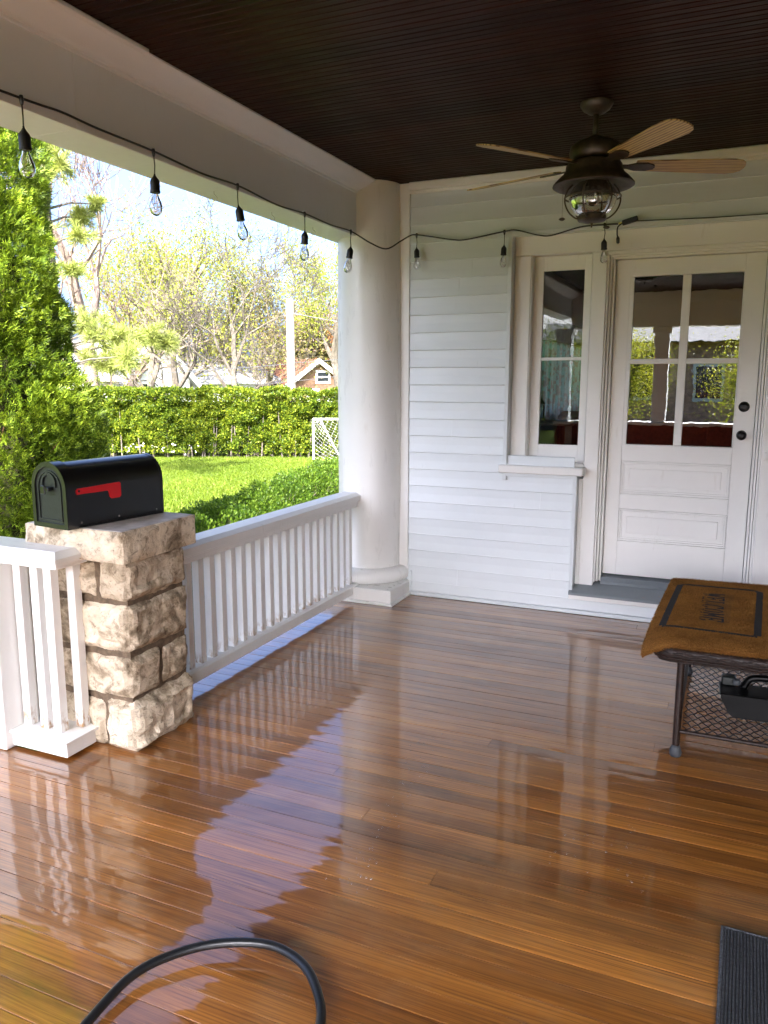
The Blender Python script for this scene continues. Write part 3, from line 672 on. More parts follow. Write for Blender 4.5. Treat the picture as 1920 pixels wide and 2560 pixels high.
# ---- short return railing by the steps
sr_ = empty('return_railing', (-2.64, 2.37, 0)); SO = (-2.64, 2.37, 0)
tag(sr_, 'short white railing return with four balusters in front of the stone pier', 'railing')
bc = bevel_cap(MB(), -3.10, -2.425, 2.255, 2.462, .862, .905, .03, .024, True); rc(sr_, SO, bc, 'cap')
rc(sr_, SO, MB().box(-3.09, -2.436, 2.267, 2.452, .846, .8615, .003).box(-3.08, -2.45, 2.280, 2.452, .830, .8455, .003), 'cap_moulding')
rc(sr_, SO, MB().box(-2.795, -2.462, 2.282, 2.452, .014, .076, .003), 'shoe_rail')
shc = MB(); shc.prism([(-2.812, 2.268), (-2.448, 2.268), (-2.448, 2.468), (-2.812, 2.468)], .0765, .088, 'z'); rc(sr_, SO, shc, 'shoe_cap')
b0 = MB().box(-.0215, .0215, -.0215, .0215, .0885, .8295, .002).build('baluster', 'baluster', sr_)
for i, (xx, yy) in enumerate(((-2.747, 2.362), (-2.647, 2.362), (-2.548, 2.362), (-2.536, 2.432))):
    if i == 3: xx, yy = -2.520, 2.437
    if i == 2: xx, yy = -2.563, 2.355
    q = b0 if i == 0 else copy_part(b0, sr_)
    q.location = (xx+2.64, yy-2.37, 0)
post = empty('stair_post', (-2.9, 2.35, 0)); tag(post, 'plain white square post at the left edge of the porch', 'post')
MB().box(-.12, .125, -.105, .09, .003, .829, .004).build('post_body', 'paint', post)
MB().box(-.12, .112, .092, .10, .003, .829, .002).build('post_board', 'paint', post)

# ================================================================== STONE PIER
pier = empty('stone_pier', (-2.48, 2.65, 0)); tag(pier, 'rough cream limestone pier with a sawn capstone carrying the mailbox', 'pier')
PO = Vector((-2.48, 2.65, 0))
def stone(x0, x1, y0, y1, z0, z1, amp=.019, seed=0.0, res=.0145, top_flat=False, name='stone', m='stone', inset=.009):
    nx, ny, nz = [max(4, int(round((b-a)/res))) for a, b in ((x0, x1), (y0, y1), (z0, z1))]
    vid = {}; vs = []; fs = []
    def gv(i, j, k):
        key = (i, j, k)
        if key in vid: return vid[key]
        u, v, w_ = i/nx, j/ny, k/nz
        p = Vector((x0+(x1-x0)*u, y0+(y1-y0)*v, z0+(z1-z0)*w_))
        nrm = Vector(((-1 if i == 0 else 1 if i == nx else 0), (-1 if j == 0 else 1 if j == ny else 0), (-1 if k == 0 else 1 if k == nz else 0)))
        q = p*1.0+Vector((seed*3.1, seed*1.7, seed))
        n1 = noise.fractal(q*Vector((9, 9, 9)).x, .9, 2.1, 4); n2 = noise.noise(q*26); n3 = abs(noise.noise(q*13+Vector((5, 5, 5))))
        edge = min(min(u, 1-u)*(x1-x0) if nrm.x == 0 else 9, min(v, 1-v)*(y1-y0) if nrm.y == 0 else 9, min(w_, 1-w_)*(z1-z0) if nrm.z == 0 else 9)
        pil = 0 if edge < 1e-6 else min(1, edge/.022)
        n4 = noise.voronoi(q*9)[0][0]; n5 = noise.cell(Vector((q.x*9, q.y*9, q.z*22)))
        d = amp*(.15+.85*pil)*(.55+.55*n1-.35*n3+.15*n2+.55*n4+.3*n5) - inset*(1-pil)
        cnt = abs(nrm.x)+abs(nrm.y)+abs(nrm.z)
        dirv = nrm.normalized()
        if top_flat and k == nz:
            dirv = Vector((nrm.x, nrm.y, 0)); d = d if cnt > 1 else 0
            if cnt == 1: dirv = Vector((0, 0, 0))
        elif top_flat and k == 0 and cnt > 1: dirv = Vector((nrm.x, nrm.y, 0))
        if cnt > 1: d = -inset*.5+amp*.55*noise.noise(q*16)+amp*.25*n2
        p = p+dirv*d
        vid[key] = len(vs); vs.append(tuple(p-PO)); return vid[key]
    for i in range(nx):
        for j in range(ny):
            fs.append((gv(i, j, nz), gv(i+1, j, nz), gv(i+1, j+1, nz), gv(i, j+1, nz))); fs.append((gv(i, j, 0), gv(i, j+1, 0), gv(i+1, j+1, 0), gv(i+1, j, 0)))
    for i in range(nx):
        for k in range(nz):
            fs.append((gv(i, 0, k), gv(i+1, 0, k), gv(i+1, 0, k+1), gv(i, 0, k+1))); fs.append((gv(i, ny, k), gv(i, ny, k+1), gv(i+1, ny, k+1), gv(i+1, ny, k)))
    for j in range(ny):
        for k in range(nz):
            fs.append((gv(0, j, k), gv(0, j, k+1), gv(0, j+1, k+1), gv(0, j+1, k))); fs.append((gv(nx, j, k), gv(nx, j+1, k), gv(nx, j+1, k+1), gv(nx, j, k+1)))
    mb = MB(); mb.v = vs; mb.f = fs
    o = mb.build(name, m, pier, smooth=True, angle=14); return o
PX0, PX1, PY0, PY1 = -2.725, -2.258, 2.468, 2.850
MB().add([(v[0], v[1], v[2]) for v in []], []).v
cb = MB().box(PX0+.009-PO.x, PX1-.010-PO.x, PY0+.009-PO.y, PY1-.010-PO.y, .003, .858); cb.build('mortar_core', 'mortar', pier)
G_ = .010
stone(-2.405, PX1, PY0, PY1, .672, .832, seed=1); stone(PX0, -2.437, PY0+.004, PY1, .676, .834, seed=2)
stone(PX0, PX1-.002, PY0, PY1, .446, .648, seed=3)
stone(PX0, PX1, PY0+.002, 2.648, .240, .418, seed=4); stone(PX0, PX1-.006, 2.672, PY1, .245, .415, seed=5)
stone(-2.400, PX1+.012, PY0-.004, PY1+.004, .004, .212, seed=6, amp=.024); stone(PX0, -2.428, PY0, PY1, .004, .210, seed=7)
stone(-2.735, -2.200, 2.395, 2.870, .853, .984, amp=.010, seed=8, top_flat=True, name='capstone', inset=.004)
tp = MB().box(-2.728-PO.x, -2.212-PO.x, 2.402-PO.y, 2.862-PO.y, .9835, .9865, .001).build('capstone_top', 'slab_top', pier)

# ================================================================== MAILBOX
mbx = empty('mailbox', (-2.532, 2.36, .987), R(-6.5)); mbx.rotation_euler = (0, 0, R(-8)); tag(mbx, 'black rounded mailbox with a red flag on top of the stone pier', 'mailbox')
mw, mh, ml = .105, .268, .50
def arch(wd, h, n=18, z0=0, ins=0):
    r = wd-ins; pts = [(-r, z0+ins), (-r, h-wd)]
    for i in range(1, n): a = math.pi-math.pi*i/n; pts.append((r*math.cos(a), h-wd+r*math.sin(a)))
    pts += [(r, h-wd), (r, z0+ins)]; return pts
fixn(MB().prism(arch(mw, mh), .02, ml, 'y').build('body', 'black_metal', mbx, smooth=True, angle=40))
# rim
ro, ri = arch(mw+.006, mh+.006), arch(mw+.006, mh+.006, ins=.020)
def ring_prism(o_, i_, y0, y1):
    n = len(o_); vs = [(p[0], y0, p[1]) for p in o_]+[(p[0], y0, p[1]) for p in i_]+[(p[0], y1, p[1]) for p in o_]+[(p[0], y1, p[1]) for p in i_]; fs = []
    for k in range(n):
        l = (k+1) % n; fs += [(k, l, n+l, n+k), (2*n+k, 3*n+k, 3*n+l, 2*n+l), (k, 2*n+k, 2*n+l, l), (n+k, n+l, 3*n+l, 3*n+k)]
    return MB().add(vs, fs)
fixn(ring_prism(ro, ri, -.012, .040).build('front_rim', 'black_metal', mbx, smooth=True, angle=40))
dr = fixn(MB().prism(arch(mw-.012, mh-.012, z0=.010), -.004, .02, 'y').build('door', 'green_black', mbx, smooth=True, angle=40))
fixn(ring_prism(arch(mw-.030, mh-.03, z0=.03), arch(mw-.030, mh-.03, z0=.03, ins=.006), -.009, -.003).build('door_rib', 'green_black', dr, smooth=True, angle=40))
a2 = [(-.045, .17), (-.045, .19)]+[(.045*math.cos(math.pi-math.pi*i/12), .19+.04*math.sin(math.pi*i/12)) for i in range(1, 12)]+[(.045, .19), (.045, .17)]
a2i = [(p[0]*.82, (p[1]-.17)*.82+.17) for p in a2]
fixn(ring_prism(a2, a2i, -.012, -.003).build('door_rib', 'green_black', dr, smooth=True, angle=40))
MB().box(-.006, .022, -.030, -.004, .155, .170, .003).box(-.024, .004, -.034, -.026, .142, .178, .003).build('pull', 'black_metal', dr)
fl = [(.04, .135), (.045, .128), (.20, .128), (.207, .125), (.212, .10), (.220, .092), (.262, .092), (.270, .100), (.270, .152), (.264, .158), (.05, .152), (.042, .146)]
fg = fixn(MB().prism([(a_-.008, b_+.012) for a_, b_ in fl], mw+.001, mw+.006, 'x').build('flag', 'red', mbx))
MB().lathe([(0, .009), (.005, .009), (.006, .006)], 10, Matrix.Translation((0, .05, .154)) @ Matrix.Rotation(R(90), 4, 'Y')).build('flag_rivet', 'black_metal', fg).location = (mw-.001, 0, 0)
MB().box(-mw-.004, mw+.004, -.008, ml, .0005, .010, .002).build('base_flange', 'black_metal', mbx)
for yy in (.06, .25, .46): MB().lathe([(0, .0022), (.003, .0018), (.0045, 0)], 8, Matrix.Translation((mw+.0002, yy, .022)) @ Matrix.Rotation(R(90), 4, 'Y')).build('rivet', 'steel', mbx)
fixn(ring_prism(arch(mw+.0016, mh+.0016), arch(mw+.0016, mh+.0016, ins=.003), ml-.012, ml+.002).build('rear_seam', 'black_metal', mbx, smooth=True, angle=40))

# ================================================================== STRING LIGHTS
sl = empty('string_lights', (-2.41, 1.2, 2.58)); tag(sl, 'black cable of clear filament bulbs hooked along the beam and across the wall', 'string lights')
SLO = Vector((-2.41, 1.2, 2.58))
drops = [(-2.412, 2.240, 2.588), (-2.412, 2.950, 2.585), (-2.412, 3.600, 2.580), (-2.412, 4.300, 2.570), (-2.412, 4.925, 2.572), (-2.060, 5.235, 2.574), (-1.441, 5.235, 2.552), (-.800, 5.235, 2.547)]
ctrl = [(-2.412, 1.1, 2.60), (-2.412, 1.55, 2.575), drops[0], (-2.408, 2.42, 2.594), (-2.405, 2.60, 2.585), drops[1], (-2.405, 3.28, 2.568), drops[2], (-2.405, 3.97, 2.556), drops[3], (-2.405, 4.62, 2.560), drops[4],
        (-2.300, 4.99, 2.500), (-2.190, 5.01, 2.457), (-2.125, 5.10, 2.515), (-2.095, 5.20, 2.565), drops[5], (-1.95, 5.24, 2.555), (-1.80, 5.24, 2.525), (-1.70, 5.24, 2.520), drops[6], (-1.36, 5.24, 2.555), (-1.22, 5.24, 2.515), (-1.13, 5.24, 2.507), (-.95, 5.24, 2.545), drops[7], (-.72, 5.235, 2.545)]
pts = catmull(ctrl, 7)
MB().tube([p-SLO for p in pts], .0048, 7).build('cable', 'cable', sl, smooth=True)
def socket_meshes():
    so = MB().lathe([(.0035, 0), (.004, -.006), (.009, -.014), (.0185, -.026), (.021, -.034), (.021, -.072), (.0225, -.073), (.0225, -.080), (.019, -.082), (0, -.081)], 18)
    bu = MB().lathe([(.0125, -.078), (.0135, -.092), (.020, -.108), (.0262, -.124), (.0285, -.140), (.0272, -.155), (.021, -.168), (.010, -.176), (0, -.178)], 22)
    fi = MB().tube([(.003, 0, -.084), (.004, 0, -.12), (.009, .002, -.135), (.007, 0, -.15), (-.007, 0, -.15), (-.009, -.002, -.135), (-.004, 0, -.12), (-.003, 0, -.084)], .0007, 4)
    return so, bu, fi
first = None
for i, d in enumerate(drops):
    dv_ = Vector(d)-SLO; L = .098 if i < 5 else .085
    jt = MB().tube([dv_+Vector((-.001, 0, .010)), dv_, dv_-Vector((0, 0, .022))], [.007, .009, .005], 8).tube([dv_-Vector((0, 0, .018)), dv_-Vector((random.uniform(-.004, .004), random.uniform(-.004, .004), L*.6)), dv_-Vector((0, 0, L))], .0026, 6)
    jt.build('cable_tap', 'cable', sl, smooth=True)
    hk = MB().tube(catmull([dv_+Vector((-.02 if i < 5 else 0, 0 if i < 5 else .05, .006)), dv_+Vector((-.004, 0 if i < 5 else .008, .016)), dv_+Vector((.006, .004, .010)), dv_+Vector((.005, .004, -.004))], 4), .0017, 5).build('hook', 'white_plastic', sl, smooth=True)
    if first is None:
        so, bu, fi = socket_meshes(); so = so.build('socket', 'cable', sl, smooth=True, angle=40); bu = bu.build('bulb', 'bulb_glass', so, smooth=True); fi = fi.build('filament', 'steel', so, smooth=True); first = (so, bu, fi); q = so
    else:
        q = copy_part(first[0], sl); copy_part(first[1], q); copy_part(first[2], q)
    q.location = dv_-Vector((0, 0, L-.004)); q.rotation_euler = (R(random.gauss(0, 3)), R((0, 0, 9, 0, 2, 0, 0, 0)[i]+random.gauss(0, 1.5)), random.uniform(0, 6))
    if i >= 5: q.scale = (.86,)*3
# end tap and plug
cc = Vector((-.655, 5.225, 2.556))-SLO
MB().tube([cc+Vector((-.06, 0, -.012)), cc+Vector((-.035, 0, -.006))], .007, 8).build('tag_band', 'yellow', sl)
MB().box(-.04, .055, -.014, .014, -.015, .015, .004, Matrix.Translation(cc) @ Matrix.Rotation(R(-14), 4, 'Y')).build('plug', 'cable', sl)
MB().tube(catmull([cc+Vector((-.03, 0, -.006)), cc+Vector((-.062, -.005, -.03)), cc+Vector((-.066, 0, -.07)), cc+Vector((-.062, 0, -.09))], 5), .0045, 6).tube([cc+Vector((-.062, 0, -.088)), cc+Vector((-.060, 0, -.10)), cc+Vector((-.058, 0, -.125)), cc+Vector((-.058, 0, -.13))], [.007, .011, .010, .004], 8).build('end_cap', 'cable', sl, smooth=True)
o = MB().tube([(-.61, 5.272, 2.562), (-.2, 5.272, 2.548), (.3, 5.272, 2.544), (1.2, 5.272, 2.546)], .0028, 5).build('power_cord', 'cable'); tag(o, 'thin dark cord running right from the string light plug along the wall', 'cord')

# ================================================================== CEILING FAN
FX, FY = -.703, 4.177
fan = empty('ceiling_fan', (FX, FY, H)); tag(fan, 'bronze ceiling fan with oak blades and a caged glass lantern', 'ceiling fan')
def fz(z): return z-H
MB().lathe([(.0, fz(H-.001)), (.078, fz(H-.002)), (.080, fz(H-.012)), (.066, fz(H-.034)), (.040, fz(H-.052)), (.022, fz(H-.058)), (0, fz(H-.058))], 28).build('canopy', 'bronze', fan, smooth=True, angle=50)
MB().tube([(0, 0, fz(H-.05)), (0, 0, fz(2.76))], .0135, 14).build('downrod', 'bronze', fan, smooth=True)
MB().lathe([(0, fz(2.775)), (.03, fz(2.772)), (.05, fz(2.757)), (.095, fz(2.745)), (.118, fz(2.725)), (.124, fz(2.70)), (.118, fz(2.672)), (.10, fz(2.66)), (0, fz(2.658))], 32).build('motor', 'bronze', fan, smooth=True, angle=50)
MB().lathe([(.09, fz(2.66)), (.126, fz(2.650)), (.136, fz(2.635)), (.138, fz(2.615)), (.150, fz(2.595)), (.178, fz(2.570)), (.198, fz(2.548)), (.199, fz(2.541)), (.192, fz(2.536)), (.160, fz(2.545)), (.11, fz(2.556)), (.05, fz(2.560)), (0, fz(2.560))], 36).build('brim', 'bronze', fan, smooth=True, angle=60)
MB().lathe([(.075, fz(2.556)), (.098, fz(2.535)), (.114, fz(2.505)), (.117, fz(2.475)), (.106, fz(2.440)), (.080, fz(2.410)), (.062, fz(2.402))], 32).build('glass_globe', 'globe_glass', fan, smooth=True)
MB().lathe([(0, fz(2.545)), (.022, fz(2.545)), (.022, fz(2.52)), (.034, fz(2.50)), (.036, fz(2.475)), (.024, fz(2.45)), (0, fz(2.445))], 20).build('lamp_bulb', 'bulb_glass', fan, smooth=True)
cg = MB()
for k in range(6):
    a = R(20+60*k)
    pp = [(.10, 2.548), (.122, 2.525), (.136, 2.49), (.134, 2.455), (.115, 2.418), (.085, 2.392), (.066, 2.386)]
    cg.tube(catmull([(r*math.cos(a), r*math.sin(a), fz(z)) for r, z in pp], 4), .0042, 6)
cg.tube([(.136*math.cos(R(10*k)), .136*math.sin(R(10*k)), fz(2.488)) for k in range(36)], .0042, 6, closed=True)
cg.build('lamp_cage', 'bronze', fan, smooth=True)
MB().lathe([(0, fz(2.404)), (.064, fz(2.404)), (.070, fz(2.398)), (.070, fz(2.380)), (.064, fz(2.374)), (.03, fz(2.368)), (.006, fz(2.364)), (.004, fz(2.345)), (0, fz(2.344))], 28).build('bottom_cap', 'bronze', fan, smooth=True, angle=40)
# blades
def blade_outline():
    return [(.20, -.046), (.30, -.052), (.45, -.060), (.58, -.068), (.66, -.070), (.70, -.060), (.722, -.040), (.73, -.015), (.73, .015), (.722, .040), (.70, .060), (.66, .070), (.58, .068), (.45, .060), (.30, .052), (.20, .046)]
ol = blade_outline()
bl0 = None
for k in range(5):
    a = R(21+72*k)
    if bl0 is None:
        bl0 = fixn(MB().prism(ol, -.003, .003, 'z').build('fan_blade', 'blade', fan)); br = MB()
        br.prism([(.11, -.018), (.16, -.016), (.20, -.034), (.255, -.036), (.29, -.018), (.296, 0), (.29, .018), (.255, .036), (.20, .034), (.16, .016), (.11, .018)], -.010, -.0035, 'z')
        br = fixn(br.build('blade_bracket', 'bronze', bl0)); q = bl0
    else: q = copy_part(bl0, fan); copy_part(br, q)
    q.matrix_local = Matrix.Translation((0, 0, fz(2.640))) @ Matrix.Rotation(a, 4, 'Z') @ Matrix.Rotation(R(-13), 4, 'X') @ Matrix.Rotation(R(1.2), 4, 'Y')
for cx_, cy_, zz, rr in ((-.145, -.02, 2.392, .0), (.078, -.03, 2.335, 0)):
    pc = MB().tube([(cx_, cy_, fz(2.56)), (cx_, cy_, fz(zz))], .0009, 4); pc.lathe([(0, .009), (.010, .006), (.017, 0), (.010, -.006), (0, -.009)], 14, Matrix.Translation((cx_, cy_, fz(zz))))
    pc.build('pull_chain', 'bronze', fan, smooth=True)

# ================================================================== WICKER TABLE
T0 = Vector((-.119, 3.375, 0)); tb = empty('wicker_table', (T0.x, T0.y, 0)); tag(tb, 'low dark wicker table with an open woven lower shelf', 'table')
TW, TL_, TH = .62, 1.02, .505
def wrapped(p0, p1, r, parent, name='leg', pitch=.008):
    mb = MB(); p0 = Vector(p0); p1 = Vector(p1); L = (p1-p0).length; n = int(L/pitch*2); 
    mb.tube([p0+(p1-p0)*(i/n) for i in range(n+1)], [r*(1.0 if i % 2 else .86) for i in range(n+1)], 10)
    return mb.build(name, 'wicker', parent, smooth=True)
for i, (x, yy) in enumerate(((0, 0), (TW, 0), (0, TL_), (TW, TL_))):
    lg = wrapped((x, yy, .045), (x, yy, .44), .0165, tb, pitch=.010)
    MB().lathe([(0, .001), (.020, .001), (.025, .010), (.026, .022), (.021, .038), (.016, .052), (0, .054)], 16, Matrix.Translation((x, yy, 0))).build('foot', 'foot', lg, smooth=True)
ed = -.095
def lerp(a, b, t): return a+(b-a)*t
# woven edge of the top: rounded slab
mb = MB(); n = 10
rim = []
x0, x1, y0, y1, rr = -.095, TW+.095, -.075, TL_+.075, .07
for (cx_, cy_, a0) in ((x0+rr, y0+rr, 180), (x1-rr, y0+rr, 270), (x1-rr, y1-rr, 0), (x0+rr, y1-rr, 90)):
    for k in range(7): a = R(a0+15*k); rim.append((cx_+rr*math.cos(a), cy_+rr*math.sin(a)))
prof = [(0.0, .505), (-.010, .500), (-.016, .490), (-.018, .470), (-.012, .452), (.01, .440)]
vs = []; fs = []; nr = len(rim); cxm, cym = (x0+x1)/2, (y0+y1)/2
for (o_, z) in prof:
    for (x, yy) in rim:
        d = Vector((x-cxm, yy-cym)).normalized(); vs.append((x-d.x*o_, yy-d.y*o_, z))
for k in range(len(prof)-1):
    for i in range(nr): j = (i+1) % nr; fs.append((k*nr+i, k*nr+j, (k+1)*nr+j, (k+1)*nr+i))
fs.append(tuple(range(nr))); fs.append(tuple(range((len(prof)-1)*nr, len(prof)*nr))[::-1])
fixn(MB().add(vs, fs).build('table_top', 'wicker', tb, smooth=True, angle=50))
# woven strands over the top edge
ws = MB()
per = [Vector((x, yy, 0)) for x, yy in rim]; loop = []
for i in range(nr):
    a, b = per[i], per[(i+1) % nr]; k = max(1, int((b-a).length/.009))
    for t in range(k): loop.append(a.lerp(b, t/k))
for zi, zz in enumerate((.498, .486, .474, .462, .450)):
    off = (.006, .016, .021, .019, .010)[zi]
    ps = []
    for i, p in enumerate(loop[::1]):
        d = Vector((p.x-cxm, p.y-cym, 0)); d = Vector((math.copysign(1, d.x) if abs(p.x-cxm) > (x1-x0)/2-.03 else 0, math.copysign(1, d.y) if abs(p.y-cym) > (y1-y0)/2-.03 else 0, 0)); d = d.normalized() if d.length else Vector((0, 0, 0))
        ps.append(p+d*(off-.002+.003*math.sin(i*1.3+zi*math.pi))+Vector((0, 0, zz+.0015*math.cos(i*.7+zi))))
    ws.tube(ps, .0045, 5, closed=True)
ws.build('woven_edge', 'wicker', tb, smooth=True)
MB().box(-.02, TW+.02, .02, TL_-.02, .5055, .5105, .002).build('top_panel', 'table_top', tb)
# lower shelf: bars, mesh sides sloping to mesh tray
SZ = .115
for a, b in (((.0, .0, SZ), (TW, 0, SZ)), ((0, TL_, SZ), (TW, TL_, SZ)), ((0, 0, SZ), (0, TL_, SZ)), ((TW, 0, SZ), (TW, TL_, SZ))): wrapped(a, b, .010, tb, 'stretcher', .009)
for a, b in (((.012, .03, .400), (TW-.012, .03, .400)), ((.012, TL_-.03, .400), (TW-.012, TL_-.03, .400)), ((.012, .03, .400), (.012, TL_-.03, .400)), ((TW-.012, .03, .400), (TW-.012, TL_-.03, .400))): pass
def netting(mb, P00, P10, P01, P11, nu, nv, amp, rad=.0023):
    f = lambda u, v: (P00.lerp(P10, u)).lerp(P01.lerp(P11, u), v)
    nrm = (P10-P00).cross(P01-P00).normalized()
    for s_ in (1, -1):
        for k in range(-nv, nu+nv):
            pts = []; steps = nv*4
            for t in range(steps+1):
                v = t/steps; u = (k+s_*v*nv*.8+(.0 if s_ > 0 else nv*.4))/nu
                if 0 <= u <= 1: pts.append(f(u, v)+nrm*.002*math.sin(t*1.57)*s_+Vector((0, 0, -amp*math.sin(math.pi*v)*math.sin(math.pi*u))))
                elif len(pts) > 1: mb.tube(pts, rad, 4, caps=False); pts = []
                else: pts = []
            if len(pts) > 1: mb.tube(pts, rad, 4, caps=False)
nm = MB()
# near side of shelf tray (open front, back wall rises)
netting(nm, Vector((.02, 0, SZ)), Vector((TW-.02, 0, SZ)), Vector((.02, TL_, SZ)), Vector((TW-.02, TL_, SZ)), 14, 17, .022)
nm.build('shelf_mesh', 'wicker', tb, smooth=True)
nm = MB(); netting(nm, Vector((.02, TL_, SZ)), Vector((TW-.02, TL_, SZ)), Vector((.02, TL_, .42)), Vector((TW-.02, TL_, .42)), 14, 8, 0)
nm.build('back_mesh', 'wicker', tb, smooth=True)
wrapped((0, TL_, .425), (TW, TL_, .425), .010, tb, 'rail', .009)
tr = empty('plastic_tray', (.20, 3.62, .115), R(3)); tag(tr, 'glossy black plastic caddy lying on the lower shelf of the wicker table', 'caddy')
bt = MB(); bt.prism([(-.12, .02), (-.155, .085), (-.155, .10), (.155, .10), (.155, .085), (.12, .02), (.10, 0), (-.10, 0)], 0, .14, 'y'); fixn(bt.build('caddy_body', 'tray', tr))
MB().box(-.16, .16, -.006, .146, .1005, .108, .003).build('caddy_rim', 'tray', tr)
MB().box(-.150, -.09, .10, .15, .1085, .150, .006).build('caddy_clip', 'green_black', tr)
MB().tube(catmull([(-.06, .09, .108), (-.03, .11, .150), (.05, .11, .158), (.12, .10, .135), (.14, .08, .11)], 5), .016, 8).build('caddy_handle', 'tray', tr, smooth=True)
MB().lathe([(0, .02), (.012, .02), (.016, .01), (.016, 0)], 12, Matrix.Translation((-.09, .08, .13))).build('caddy_knob', 'foot', tr, smooth=True)

# ================================================================== WELCOME MAT on the table
mt_ = empty('welcome_mat', (0, 0, 0)); tag(mt_, 'brown coir doormat with black border reading WELCOME, laid over the wicker table', 'doormat')
MX0, MX1, MY0, MY1 = -.272, .205, 3.30, 4.42
def msurf(u, v):
    # u across (x), v along (y); returns point on the sagging mat
    x = lerp(MX0, MX1, u); yy = lerp(MY0, MY1, v)
    x += -.0*(1-v)+.045*(v-.0)*(1-u)+.045*v*u
    z = .5175+.004*math.sin(3.1*u+1)*math.sin(4.2*v)
    e = max(0, .22-u)/.22; f_ = max(0, .07-v)/.07
    z -= .030*e*e*(1-.75*v)*(1.0-.3*v)
    z -= .020*f_*f_*(1-.5*u)
    c_ = max(0, .30-u-v*1.2)/.30; z -= .024*c_
    ed_ = max(0, .045-u)+max(0, .03-v); yy -= 0
    return Vector((x, yy, z))
def patch(u0, u1, v0, v1, nu, nv, lift, thick, name, m, fuzz=0):
    vs = []; fs = []
    for side in (0, 1):
        for i in range(nu+1):
            for j in range(nv+1):
                u = lerp(u0, u1, i/nu); v = lerp(v0, v1, j/nv); p = msurf(u, v)
                b_ = i in (0, nu) or j in (0, nv)
                jx = fuzz*random.uniform(-1, 1) if b_ else 0; 
                vs.append((p.x+jx, p.y+(fuzz*random.uniform(-1, 1) if b_ else 0), p.z+lift-(thick if side else 0)+(fuzz*.5*random.uniform(-1, 1))))
    K = (nu+1)*(nv+1); idx = lambda s_, i, j: s_*K+i*(nv+1)+j
    for i in range(nu):
        for j in range(nv):
            fs.append((idx(0, i, j), idx(0, i+1, j), idx(0, i+1, j+1), idx(0, i, j+1))); fs.append((idx(1, i, j), idx(1, i, j+1), idx(1, i+1, j+1), idx(1, i+1, j)))
    for i in range(nu):
        fs.append((idx(0, i, 0), idx(1, i, 0), idx(1, i+1, 0), idx(0, i+1, 0))); fs.append((idx(0, i, nv), idx(0, i+1, nv), idx(1, i+1, nv), idx(1, i, nv)))
    for j in range(nv):
        fs.append((idx(0, 0, j), idx(0, 0, j+1), idx(1, 0, j+1), idx(1, 0, j))); fs.append((idx(0, nu, j), idx(1, nu, j), idx(1, nu, j+1), idx(0, nu, j+1)))
    return MB().add(vs, fs).build(name, m, mt_, smooth=True, angle=60)
patch(0, 1, 0, 1, 60, 110, .018, .018, 'mat_body', 'coir', .0022)
# border strips with chamfered corners
bw = .035
def strip(uv, name='border', wd=.012, lift=.0195, m='coir_black'):
    # uv polyline in mat metres; build ribbon
    vs = []; fs = []; pts = []
    Wm, Lm = MX1-MX0, MY1-MY0
    for (a, b) in zip(uv[:-1], uv[1:]):
        k = max(1, int(math.hypot((b[0]-a[0])*Wm, (b[1]-a[1])*Lm)/.015))
        pts += [(lerp(a[0], b[0], t/k), lerp(a[1], b[1], t/k)) for t in range(k)]
    pts.append(uv[-1])
    for i, p in enumerate(pts):
        a = pts[max(0, i-1)]; b = pts[min(len(pts)-1, i+1)]
        t = Vector(((b[0]-a[0])*Wm, (b[1]-a[1])*Lm)); t.normalize(); nrm = Vector((-t.y, t.x))
        for s_ in (-1, 1):
            q = msurf(p[0]+s_*nrm.x*wd/Wm, p[1]+s_*nrm.y*wd/Lm); vs.append((q.x, q.y, q.z+lift))
    for i in range(len(pts)-1): fs.append((2*i, 2*i+1, 2*i+3, 2*i+2))
    return fixn(MB().add(vs, fs).build(name, m, mt_, smooth=True))
U0, U1, V0, V1 = .11, .90, .17, .875
chm = .05
strip([(U0, V0), (U1, V0)], wd=.013); strip([(U1, V0+.012), (U1, V1-.03), (U1-.09, V1), (U0+.09, V1), (U0, V1-.02), (U0, V0+.012)], wd=.015)
# lettering: serif capitals, read from the house side
LET = {'W': [((0, 1), (.25, 0)), ((.25, 0), (.5, .8)), ((.5, .8), (.75, 0)), ((.75, 0), (1, 1)), ((-.08, 1), (.15, 1)), ((.85, 1), (1.08, 1))],
       'E': [((.15, 0), (.15, 1)), ((0, 0), (.9, 0)), ((0, 1), (.9, 1)), ((.15, .5), (.65, .5)), ((.9, 0), (.9, .2)), ((.9, 1), (.9, .8)), ((.65, .4), (.65, .6))],
       'L': [((.2, 0), (.2, 1)), ((0, 0), (.9, 0)), ((0, 1), (.42, 1)), ((.9, 0), (.9, .25))],
       'C': [((.9, .75), (.7, .97)), ((.7, .97), (.35, .97)), ((.35, .97), (.1, .7)), ((.1, .7), (.1, .3)), ((.1, .3), (.35, .03)), ((.35, .03), (.7, .03)), ((.7, .03), (.9, .25)), ((.9, .75), (.9, 1))],
       'O': [((.5, 1), (.15, .8)), ((.15, .8), (.08, .5)), ((.08, .5), (.15, .2)), ((.15, .2), (.5, 0)), ((.5, 0), (.85, .2)), ((.85, .2), (.92, .5)), ((.92, .5), (.85, .8)), ((.85, .8), (.5, 1))],
       'M': [((.1, 0), (.1, 1)), ((.1, 1), (.5, .35)), ((.5, .35), (.9, 1)), ((.9, 1), (.9, 0)), ((-.05, 0), (.28, 0)), ((.72, 0), (1.05, 0)), ((-.05, 1), (.15, 1)), ((.85, 1), (1.05, 1))]}
Wm, Lm = MX1-MX0, MY1-MY0
ly0, ly1, lx0, lx1 = 4.135, 3.625, -.062, .030      # run from the far end towards the camera; tops towards +X
step = (ly0-ly1)/7
